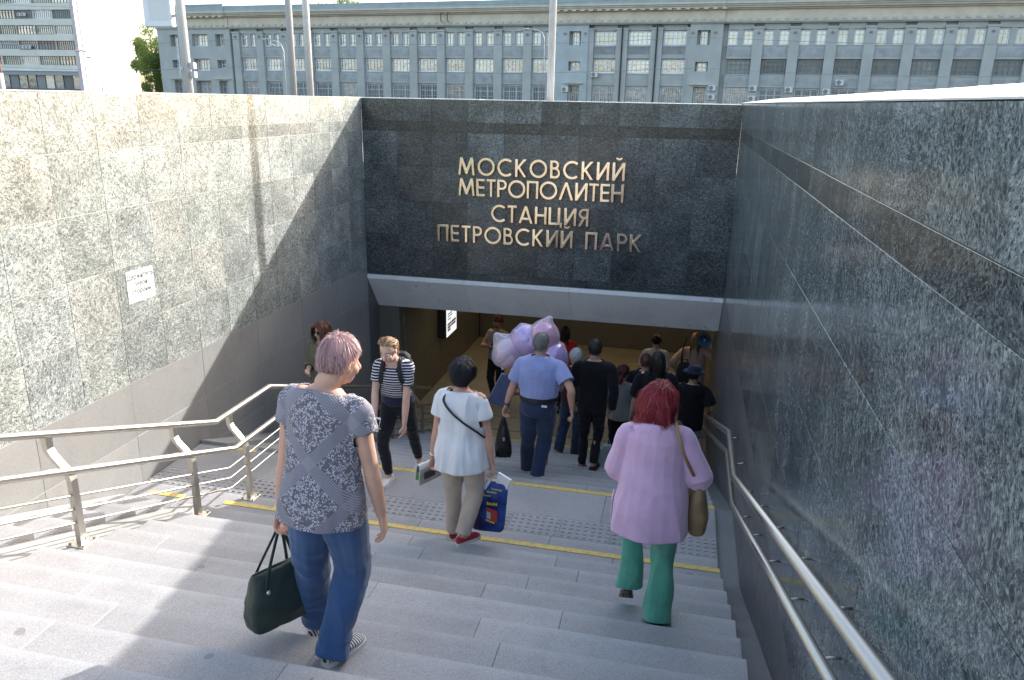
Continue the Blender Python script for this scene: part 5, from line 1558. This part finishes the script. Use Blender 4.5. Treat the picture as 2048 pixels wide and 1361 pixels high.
# ---- 13 woman with megaphone
p = Person('woman with long blond hair in a nude blouse raising her arm at the far right', (.40, 13.25, ZF), 0, 1.66, 'f', 1.0, vox=.012, head=(10, 4, 0), hands=[(-.30, .0, .90), (.30, .10, 1.35)], poles=[(-1, -.6, -.3), (1, -.3, -1)])
p.body(); p.top('nude_cloth', .44, .024, 1.5, (.042, .038, .036), name='blouse'); p.trousers('cream_cloth', (.062, .054, .045, .042, .04)); p.shoes('brown_leather', 'black_leather'); p.hair('hair_blond', 900, .32, .14, .9, .003, width=.009, seed=33, seg=9)
# ---- 14 child with blue backpack
p = Person('small child in a pale cap and pale top wearing a blue backpack', (.02, 12.2, ZF), 0, 1.18, 'm', 1.0, vox=.012, head=(-20, 0, 0))
CH = p
p.body(); p.top('cream_cloth', .45, .014, .6, (.042, .044, .04)); p.trousers('navy_cloth', (.062, .056, .045, .042, .04)); p.shoes('black_leather'); p.hair('hair_blond', 400, .04, .06, .4, 0, width=.008, seed=35)
MB().loft([(p.hp(0, -.005, z), p.hf.col[0] * r, p.hf.col[1] * r * 1.2) for z, r in ((.04, .092), (.07, .092), (.10, .076), (.118, .03))], 18).build('cap', 'cream_cloth', p.root, smooth=True)
# ---- 15 man in black T-shirt
p = Person('man in a black T-shirt partly hidden left of the long-haired woman', (-.36, 10.95, -5.204), 0, 1.72, 'm', 1.0, feet=[(-.10, .13, -.121, -4, 6), (.06, -.07, 0, 4, 0)], hip=(0, 0, -.02), vox=.012, head=(0, 4, 0))
p.body(); p.top('black_cloth', .50, .016, .7, (.046, .046, .04)); p.trousers('denim_dark', (.062, .054, .045, .042, .04)); p.shoes('black_leather'); p.hair('hair_auburn', 700, .03, .05, .3, 0, width=.006, seed=37)
# ---- 16 woman with a bun
p = Person('woman with dark hair in a bun and a cream top far down the passage', (-.28, 13.05, ZF), 0, 1.62, 'f', 1.0, vox=.012, head=(0, 4, 0))
p.body(); p.top('cream_cloth', .47, .016, .9, (.044, .042, .04)); p.trousers('black_cloth', (.062, .054, .045, .042, .04)); p.shoes('black_leather'); p.hair('hair_dark', 700, .11, .08, .2, 0, width=.008, seed=39, toward=(0, -.09, .07)); p.lock('hair_dark', [(0, -.07, .075), (0, -.10, .09), (0, -.125, .08)], [.028, .038, .020], 'hair_bun')
# ---- 17 woman looking at her phone
p = Person('woman with a topknot and glasses looking down at her phone by the passage wall', (-3.18, 13.35, ZF), R(165), 1.64, 'f', 1.08, vox=.010, head=(0, 24, 0), hands=[(-.06, .27, 1.13), (.08, .27, 1.13)], poles=[(-1, -.4, -.8), (1, -.4, -.8)], skinm='skin_tan')
PH = p
p.body(); p.top('grey_cloth', .50, .014, .10, (.040, .040, .04), name='vest'); p.trousers('black_cloth', (.062, .052, .042, .038, .034)); p.shoes('black_leather'); p.face('lip', 'brow')
p.hair('hair_auburn', 700, .11, .08, .2, 0, width=.008, seed=41, toward=(0, -.05, .10)); p.lock('hair_auburn', [(0, -.03, .10), (0, -.04, .13), (0, -.06, .14)], [.028, .034, .018], 'hair_bun')
for sg in (-1, 1): MB().ell(p.hp(sg * .033, .092, -.012), .025, .005, .020, p.hf, 12, 8).build('glasses_lens', 'screen', p.root)
# ---- 18 person in red
p = Person('person in a bright red top mostly hidden behind the balloons', (-1.86, 12.95, ZF), 0, 1.68, 'f', 1.0, vox=.012)
p.body(); p.top('red_cloth', .45, .016, 1.9, (.042, .036, .03), name='jacket'); p.trousers('black_cloth', (.062, .054, .045, .042, .04)); p.shoes('black_leather'); p.hair('hair_dark', 700, .20, .10, .8, 0, width=.009, seed=43)
# ------------------------------------------------------------------ things carried
def bagbody(mb, base, fw, sd, up, secs, n=20, pw=3.0):
    """secs: (height, half length, half depth) superelliptic sections"""
    o = len(mb.v)
    for h, a, b_ in secs:
        for i in range(n):
            t = 2 * math.pi * i / n; c, s_ = math.cos(t), math.sin(t)
            x = math.copysign(abs(c) ** (2 / pw), c) * a; y = math.copysign(abs(s_) ** (2 / pw), s_) * b_
            mb.v.append(tuple(base + up * h + fw * x + sd * y))
    m_ = len(secs)
    for j in range(m_ - 1):
        for i in range(n): mb.f.append((o + j * n + i, o + j * n + (i + 1) % n, o + (j + 1) * n + (i + 1) % n, o + (j + 1) * n + i))
    mb.f.append(tuple(o + i for i in range(n))[::-1]); mb.f.append(tuple(o + (m_ - 1) * n + i for i in range(n)))
def wl(p, v): return p.root.matrix_basis @ Vector(v)
bpy.context.view_layer.update()
# green shoulder bag in her left hand
hd = wl(W1, W1.wr[0] + (W1.wr[0] - W1.el[0]).normalized() * .085)
b0 = Vector((hd.x - .03, hd.y - .0, -2.435))
gb = empty('handbag', b0, R(-30), label='dark green leather handbag with long straps in the nearest woman\'s left hand', cat='handbag')
mb = MB(); bagbody(mb, Vector((0, 0, 0)), Vector((0, 1, .0)), Vector((1, 0, 0)), Vector((.0, .0, 1)), [(.0, .130, .050), (.012, .158, .075), (.07, .165, .085), (.17, .155, .070), (.25, .14, .045), (.285, .13, .024), (.295, .125, .012)], 28, 4.0)
me = remesh(mb, .007, 3); P, N = coords(me); me.vertices.foreach_set('co', (P + N * (folds(P, 3, .0035, (16, 16, 22)) + folds(P, 4, .002, (50, 50, 30)))[:, None]).astype(np.float32).ravel()); me.update()
me.polygons.foreach_set('use_smooth', [True] * len(me.polygons))
o_ = link('bag_body', me, 'green_leather', gb)
hl = gb.matrix_basis.inverted() @ hd
for sx in (-1, 1):
    s_ = MB(); pts = [(sx * .062, -.085, .20), (sx * .048, -.078, .27), (hl.x + sx * .012, hl.y - .022, hl.z - .05), (hl.x + sx * .010, hl.y, hl.z - .012), (hl.x + sx * .012, hl.y + .022, hl.z - .05), (sx * .048, .085, .27), (sx * .062, .09, .20)]
    limb(s_, [Vector(q) for q in pts], [(.0035, .0085)] * 7, (1, 0, 0), 5, 8); s_.build('strap', 'green_leather', gb, smooth=True)
    for yy in (-.084, .088): MB().ell((sx * .064, yy, .215), .007, .012, .012, None, 10, 6).build('strap_ring', 'silver', gb, smooth=True)
zp = MB(); zp.tube([(0, -.125, .297), (0, 0, .299), (0, .14, .292)], .005, 8); zp.build('zip', 'black_metal', gb)

# blue printed plastic bag, right hand of the woman in white
def bag_graphics(k, c, base):
    x, y, z = k.sepxyz(c)[:3]
    glow = k.ramp(k.noise(c, 5, 2), [(.4, (.012, .016, .09)), (.62, (.03, .10, .42))])
    return glow
cloth('blue_plastic', (.02, .03, .2), rough=.35, pat=bag_graphics, sheen=0, bump=.05)
simple('white_plastic', (.72, .72, .75), .35, var=.05); simple('print_yellow', (.62, .50, .05), .5); simple('print_red', (.40, .04, .03), .5); simple('print_pale', (.35, .45, .5), .5)
hd = wl(WH, WH.wr[1] + (WH.wr[1] - WH.el[1]).normalized() * .085)
pb = empty('carrier_bag', (hd.x + .012, hd.y + .02, hd.z - .53), R(-24), label='blue plastic carrier bag with yellow print and white handles', cat='carrier bag')
mb = MB(); tilt = Vector((.14, 0, 1)).normalized()
bagbody(mb, Vector((-.075, 0, 0)), Vector((1, 0, .24)).normalized(), Vector((0, 1, 0)), tilt, [(.0, .145, .030), (.02, .150, .038), (.20, .150, .036), (.38, .148, .030), (.44, .130, .020), (.465, .10, .010)], 28, 4)
me = remesh(mb, .008, 2); P, N = coords(me); me.vertices.foreach_set('co', (P + N * folds(P, 13, .006, (14, 14, 5))[:, None]).astype(np.float32).ravel()); me.update(); me.polygons.foreach_set('use_smooth', [True] * len(me.polygons))
link('bag_body', me, 'blue_plastic', pb)
mk = random.Random(8)
for x_, z_, ln, hh_, sl_ in ((-.005, .408, .10, .022, .16), (-.055, .366, .10, .024, .22), (-.095, .322, .075, .020, .26), (-.055, .255, .10, .040, .26)):   # blurred, unreadable yellow print
    m_ = MB(); u = 0.0
    while u < ln:
        w_ = mk.uniform(.006, .013); z0 = z_ + u * sl_; h_ = hh_ * mk.uniform(.55, 1.0)
        m_.prism([(x_ + u, z0), (x_ + u + w_, z0 + w_ * sl_), (x_ + u + w_ * .9, z0 + h_), (x_ + u + w_ * .25, z0 + h_ * mk.uniform(.6, 1))], -.0470, -.0462, 'y'); u += w_ + .003
    m_.build('print', 'print_yellow', pb)
MB().box(-.055, .055, -.0475, -.0465, .13, .235).build('print', 'print_red', pb); MB().box(-.05, -.01, -.0495, -.0485, .14, .20).build('print', 'print_pale', pb); MB().box(-.06, .03, -.0495, -.0485, .112, .126).build('print', 'print_yellow', pb)
MB().prism([(.01, .455), (.115, .43), (.155, .525), (.03, .555)], -.012, .006, 'y').build('folded_sheet', 'white_plastic', pb)
lp = MB(); limb(lp, [Vector(q) for q in ((-.10, -.03, .40), (-.075, -.04, .47), (-.02, -.012, .525), (-.045, -.03, .46), (-.085, -.042, .385))], [(.004, .014)] * 5, (0, 1, 0), 5, 8); lp.build('handle', 'white_plastic', pb, smooth=True)

# rolled magazine in her left hand
hd = wl(WH, WH.wr[0] + (WH.wr[0] - WH.el[0]).normalized() * .09)
mg = empty('magazine', (hd.x, hd.y, hd.z - .02), R(-28), label='folded magazine with a green picture held in the white-bloused woman\'s left hand', cat='magazine')
simple('mag_grey', (.46, .42, .40), .5, var=.2, nscale=18); simple('mag_green', (.06, .25, .05), .5, var=.4, nscale=20); simple('mag_dark', (.05, .05, .08), .5)
def sheet(pts, y0, y1, mat, name, t=.004):
    m_ = MB(); n = len(pts); vs = []
    for (x, z) in pts: vs += [(x, y0, z), (x, y1, z), (x + t, y0, z + t * .4), (x + t, y1, z + t * .4)]
    fs = []
    for i in range(n - 1):
        a = i * 4; b_ = a + 4; fs += [(a, a + 1, b_ + 1, b_), (a + 2, b_ + 2, b_ + 3, a + 3), (a, b_, b_ + 2, a + 2), (a + 1, a + 3, b_ + 3, b_ + 1)]
    fs += [(0, 2, 3, 1), (n * 4 - 4, n * 4 - 3, n * 4 - 1, n * 4 - 2)]
    m_.add(vs, fs); m_.build(name, mat, mg)
sheet([(-.085, -.095), (-.075, -.03), (-.065, .03), (-.055, .048), (-.038, .050), (-.028, .03), (-.022, -.03), (-.015, -.10)], -.10, .12, 'paper', 'cover', .005)
sheet([(-.010, -.11), (.0, .0), (.006, .035)], -.13, .16, 'mag_grey', 'pages', .010)
MB().box(-.078, -.028, -.092, -.090, -.09, -.02).build('picture', 'mag_green', mg); MB().box(-.066, -.032, -.092, -.090, -.019, .035).build('picture', 'mag_dark', mg)
MB().box(.0165, .018, -.09, .03, -.06, .0).build('picture', 'mag_dark', mg)

# briefcase
hd = wl(MN, MN.wr[0] + (MN.wr[0] - MN.el[0]).normalized() * .085)
bc = empty('briefcase', (hd.x + .005, hd.y, hd.z - .455), R(14), label='black leather briefcase in the blue-shirted man\'s left hand', cat='briefcase')
mb = MB(); bagbody(mb, Vector((0, 0, 0)), Vector((0, 1, 0)), Vector((1, 0, 0)), Vector((0, 0, 1)), [(0, .185, .090), (.02, .195, .095), (.14, .195, .075), (.26, .190, .045), (.33, .17, .022), (.345, .16, .012)], 28, 4.5)
mb.build('case_body', 'black_leather', bc, angle=50)
for i in range(4): MB().box(-.088 + i * .05, -.076 + i * .05, -.205, -.17, .005, .10).build('gusset', 'black_leather', bc)
limb(hh := MB(), [Vector((0, -.06, .34)), Vector((0, -.055, .40)), Vector((0, 0, .435)), Vector((0, .055, .40)), Vector((0, .06, .34))], [(.012, .007)] * 5, (1, 0, 0), 5, 8); hh.build('handle', 'black_leather', bc, smooth=True)
MB().cham(-.010, .010, -.20, -.193, .20, .24, .002).build('buckle', 'silver', bc)

# balloons in a clear bag
k = NT('balloon_pink'); k.p(Base_Color=(.72, .30, .48), Roughness=.16, Subsurface_Weight=.3, Subsurface_Radius=(.1, .06, .06)); MATS['balloon_pink'] = k.m
k = NT('balloon_lilac'); k.p(Base_Color=(.54, .34, .70), Roughness=.16, Subsurface_Weight=.3, Subsurface_Radius=(.08, .06, .1)); MATS['balloon_lilac'] = k.m
k = NT('balloon_pale'); k.p(Base_Color=(.74, .52, .60), Roughness=.16, Subsurface_Weight=.3, Subsurface_Radius=(.1, .07, .07)); MATS['balloon_pale'] = k.m
k = NT('film'); 
tb = k.n('BsdfTransparent', None, Color=(.95, .96, 1.0)); gl = k.n('BsdfGlossy', None, Color=(.9, .92, 1.0), Roughness=.10); df = k.n('BsdfTranslucent', None, Color=(.8, .82, .88)); d2 = k.n('BsdfDiffuse', None, Color=(.75, .78, .85))
m0 = k.n('MixShader', None, _0=.5, _1=df.outputs[0], _2=d2.outputs[0]); m1 = k.n('MixShader', None, _0=.35, _1=m0.outputs[0], _2=gl.outputs[0])
fr = k.n('LayerWeight', None, Blend=.30); m2 = k.n('MixShader', None, _0=k.math('MULTIPLY_ADD', fr.outputs['Facing'], .60, .30), _1=tb.outputs[0], _2=m1.outputs[0])
k.t.links.new(m2.outputs[0], k.t.nodes['Material Output'].inputs[0]); MATS['film'] = k.m
bc_ = Vector((-1.585, 8.42, -2.74))
bl = [(-.30, -.02, -.10, 'balloon_pale', 'pale pink balloon at the left of the clear bag'), (-.10, .02, .07, 'balloon_lilac', 'lilac balloon at the top left of the clear bag'), (.13, .0, .14, 'balloon_pink', 'pink balloon at the top of the clear bag'),
      (.25, -.02, -.10, 'balloon_lilac', 'lilac balloon at the right of the clear bag'), (-.03, .10, -.14, 'balloon_pink', 'pink balloon low in the middle of the clear bag')]
for x, y, z, m_, lb_ in bl:
    r_ = .165; mb = MB(); mb.ell((0, 0, 0), r_, r_, r_ * 1.10, None, 24, 16); limb(mb, [Vector((0, 0, -r_ * .95)), Vector((0, 0, -r_ * 1.2)), Vector((0, 0, -r_ * 1.28))], [.05, .012, .018], (1, 0, 0), 3, 10)
    me = remesh(mb, .012, 3); me.polygons.foreach_set('use_smooth', [True] * len(me.polygons))
    o_ = link('balloon', me, m_, None, bc_ + Vector((x, y, z))); o_.rotation_euler = (R(8 * x * 10), R(-40 * x), 0); tag(o_, lb_, 'balloon', 'balloons in the clear bag')
mb = MB()
for x, y, z, m_, lb_ in bl: mb.ell((x, y, z), .185, .185, .195, None, 18, 12)
mb.ell((-.08, 0, -.02), .30, .19, .20, None, 18, 12); limb(mb, [Vector((.15, 0, .25)), Vector((.19, 0, .35)), Vector((.20, 0, .385))], [.14, .04, .01], (1, 0, 0), 4, 10); limb(mb, [Vector((-.35, 0, .0)), Vector((-.44, 0, .09)), Vector((-.47, 0, .11))], [.16, .06, .02], (1, 0, 0), 4, 10)
limb(mb, [Vector((.05, 0, -.2)), Vector((.10, -.02, -.33)), Vector((.10, .05, -.40)), Vector((.07, .16, -.46))], [.15, .06, .025, .03], (1, 0, 0), 4, 10)
me = remesh(mb, .014, 8); P, N = coords(me); me.vertices.foreach_set('co', (P + N * (folds(P, 23, .012, (9, 9, 9)) + folds(P, 24, .004, (30, 30, 30)))[:, None]).astype(np.float32).ravel()); me.update()
o_ = link('clear_bag', me, 'film', None, bc_); tag(o_, 'large crumpled clear plastic bag full of pink and lilac balloons', 'plastic bag')
me.polygons.foreach_set('use_smooth', [True] * len(me.polygons))

# portfolio carried beside the hidden person
simple('portfolio_blue', (.05, .075, .17), .35, var=.2); simple('portfolio_edge', (.25, .29, .36), .4)
pf = empty('portfolio', (-1.90, 8.15, -3.37), R(-10), label='dark blue plastic portfolio case with pale edge left of the blue-shirted man', cat='portfolio')
pl = [(-.16, .0), (.10, -.06), (.17, .28), (.02, .37)]
MB().prism(pl, -.02, .02, 'y').build('case', 'portfolio_blue', pf)
MB().tube([(-.162, -.01, .0), (.02, -.01, .372), (.06, -.01, .36)], .009, 8).build('edge', 'portfolio_edge', pf)

# silver bag and lilac bag between the man in black and the woman in grey
sb = empty('carrier_bag', (-.70, 9.1, -4.52), R(10), label='silvery grey carrier bag beside the man in black', cat='carrier bag')
simple('silver_plastic', (.42, .45, .44), .3, .2); simple('olive_cloth', (.07, .075, .06), .8); simple('lilac_plastic', (.42, .20, .48), .4)
mb = MB(); bagbody(mb, Vector((0, 0, 0)), Vector((1, 0, 0)), Vector((0, 1, 0)), Vector((0, 0, 1)), [(0, .15, .05), (.02, .17, .06), (.15, .15, .05), (.26, .11, .03), (.33, .05, .012)], 20, 3)
garment('bag_body', mb, 'silver_plastic', sb, .010, (), lambda P: folds(P, 33, .010, (16, 16, 5)))
MB().tube([(-.04, 0, .32), (0, 0, .42), (.04, 0, .32)], .008, 8).build('handle', 'silver_plastic', sb)
lb2 = empty('carrier_bag', (-.60, 9.9, -4.62), 0, label='small lilac carrier bag in front of the grey-topped woman', cat='carrier bag')
mb = MB(); bagbody(mb, Vector((0, 0, 0)), Vector((1, 0, 0)), Vector((0, 1, 0)), Vector((0, 0, 1)), [(0, .09, .03), (.02, .10, .04), (.15, .09, .04), (.24, .06, .02)], 20, 3); garment('bag_body', mb, 'lilac_plastic', lb2, .010, (), lambda P: folds(P, 35, .006, (20, 20, 6)))
MB().tube([(-.03, 0, .23), (0, 0, .34), (.03, 0, .23)], .006, 8).build('handle', 'lilac_plastic', lb2)

# tan shoulder bag of the woman in lilac
tb_ = empty('shoulder_bag', (.222, 4.23, -2.41), R(4), label='tan shoulder bag hanging at the right side of the lilac cardigan', cat='shoulder bag')
mb = MB(); bagbody(mb, Vector((0, 0, 0)), Vector((0, 1, 0)), Vector((1, 0, 0)), Vector((-.05, 0, 1)), [(0, .13, .045), (.02, .155, .06), (.12, .16, .062), (.24, .14, .045), (.31, .11, .02)], 24, 3)
garment('bag_body', mb, 'tan_leather', tb_, .008, (), lambda P: folds(P, 37, .009, (16, 16, 12)))
ls = MB(); pts = [Vector((-.01, -.06, .29)), Vector((-.075, -.175, .45)), Vector((-.125, -.215, .56)), Vector((-.165, -.170, .668)), Vector((-.168, -.08, .69)), Vector((-.12, .05, .60)), Vector((-.02, .07, .30))]
limb(ls, pts, [(.011, .004)] * 7, (1, 0, 0), 6, 8); ls.build('strap', 'tan_leather', tb_, smooth=True)

# phone, backpack of the girl
hd = GI.wr[1] + (GI.wr[1] - GI.el[1]).normalized() * .075; hd = wl(GI, hd)
ph = empty('phone', (hd.x + .012, hd.y - .028, hd.z - .055), 0, label='white phone in the striped-top girl\'s hand', cat='phone'); ph.rotation_euler = (R(-18), R(4), R(-12))
MB().cham(-.034, .034, -.004, .004, 0, .138, .003).build('casing', 'phone_white', ph); MB().box(-.030, .030, -.0052, -.0045, .018, .120).build('screen', 'screen', ph)
simple('backpack_black', (.012, .012, .014), .8)
bp = empty('backpack', wl(GI, (0, 0, 0)), R(180), label='black backpack worn by the striped-top girl, straps over both shoulders', cat='backpack')
mb = MB(); c0 = GI.P(.70, 0, -.17); bagbody(mb, c0 - GI.up * .2, GI.rt, GI.fw, GI.up, [(0, .11, .05), (.03, .13, .07), (.2, .13, .075), (.35, .12, .06), (.40, .07, .03)], 20, 3.5); garment('pack_body', mb, 'backpack_black', bp, .010, (), lambda P: folds(P, 39, .005, (20, 20, 20)))
for sg in (-1, 1):
    limb(s_ := MB(), [GI.P(.80, sg * .07, -.12), GI.P(.838, sg * .078, -.04), GI.P(.825, sg * .082, .06), GI.P(.75, sg * .098, .118), GI.P(.67, sg * .125, .06), GI.P(.63, sg * .13, -.06)], [(.022, .007)] * 6, GI.rt, 5, 8); s_.build('strap', 'backpack_black', bp, smooth=True)
# child's backpack, black pack by the boy, phone of the woman, megaphone
cb = empty('backpack', wl(CH, (0, 0, 0)), 0, label='small bright blue backpack on the child\'s back', cat='backpack')
simple('pack_blue', (.02, .10, .30), .7)
mb = MB(); bagbody(mb, CH.P(.56, 0, -.12), Vector((1, 0, 0)), Vector((0, 1, 0)), Vector((0, 0, 1)), [(0, .08, .04), (.03, .10, .055), (.18, .10, .055), (.26, .08, .04), (.29, .04, .02)], 18, 3); mb.build('pack_body', 'pack_blue', cb, smooth=True)
for sg in (-1, 1):
    limb(s_ := MB(), [CH.P(.78, sg * .05, -.10), CH.P(.835, sg * .055, -.02), CH.P(.80, sg * .06, .075), CH.P(.66, sg * .09, .07)], [(.014, .006)] * 4, CH.rt, 5, 8); s_.build('strap', 'pack_blue', cb, smooth=True)
bb = empty('backpack', (.235, 12.75, -4.55), 0, label='black backpack on the shoulder of the blond woman beside the boy\'s hat', cat='backpack')
mb = MB(); bagbody(mb, Vector((0, 0, 0)), Vector((1, 0, 0)), Vector((0, 1, 0)), Vector((0, 0, 1)), [(0, .10, .05), (.03, .13, .07), (.22, .13, .07), (.32, .10, .05), (.36, .05, .02)], 18, 3); mb.build('pack_body', 'backpack_black', bb, smooth=True)
MB().tube([(-.05, 0, .34), (-.04, 0, .41), (.04, 0, .41), (.05, 0, .34)], .010, 8).build('handle', 'backpack_black', bb)
limb(s_ := MB(), [Vector((-.06, .05, .30)), Vector((-.05, .12, .55)), Vector((.0, .30, .72))], [(.013, .005)] * 3, (1, 0, 0), 5, 8); s_.build('strap', 'backpack_black', bb, smooth=True)
pp = wl(PH, PH.wr[0].lerp(PH.wr[1], .5) + Vector((0, .08, .02)))
q_ = empty('phone', pp, R(165), label='dark phone in the hands of the topknot woman in the passage', cat='phone'); q_.rotation_euler = (R(60), 0, R(165))
MB().cham(-.035, .035, -.004, .004, -.03, .11, .003).build('casing', 'black_metal', q_); MB().box(-.031, .031, -.0052, -.0045, -.02, .10).build('screen', 'screen', q_)
simple('horn_blue', (.08, .20, .32), .45)
mg_ = empty('megaphone', (.535, 12.95, -3.83), R(-6), label='round blue megaphone horn facing back up the stairs at the far right', cat='megaphone')
prof = [(-.02, .118), (-.012, .122), (.0, .112), (.05, .075), (.11, .045), (.20, .028), (.30, .026)]
MB().loft([(Vector((0, y, 0)), Vector((r, 0, 0)), Vector((0, 0, r))) for y, r in [(.30, .02), (.20, .022), (.11, .040), (.05, .070), (0, .105), (-.012, .114), (-.014, .122), (.004, .122), (.052, .080), (.112, .050), (.20, .032), (.30, .030)]], 28).build('horn', 'horn_blue', mg_, smooth=True)
MB().ell((0, .02, 0), .032, .05, .032).build('driver', 'portfolio_edge', mg_, smooth=True)
MB().tube([(0, .16, -.02), (0, .17, -.14)], .016, 10).build('handle', 'black_metal', mg_)
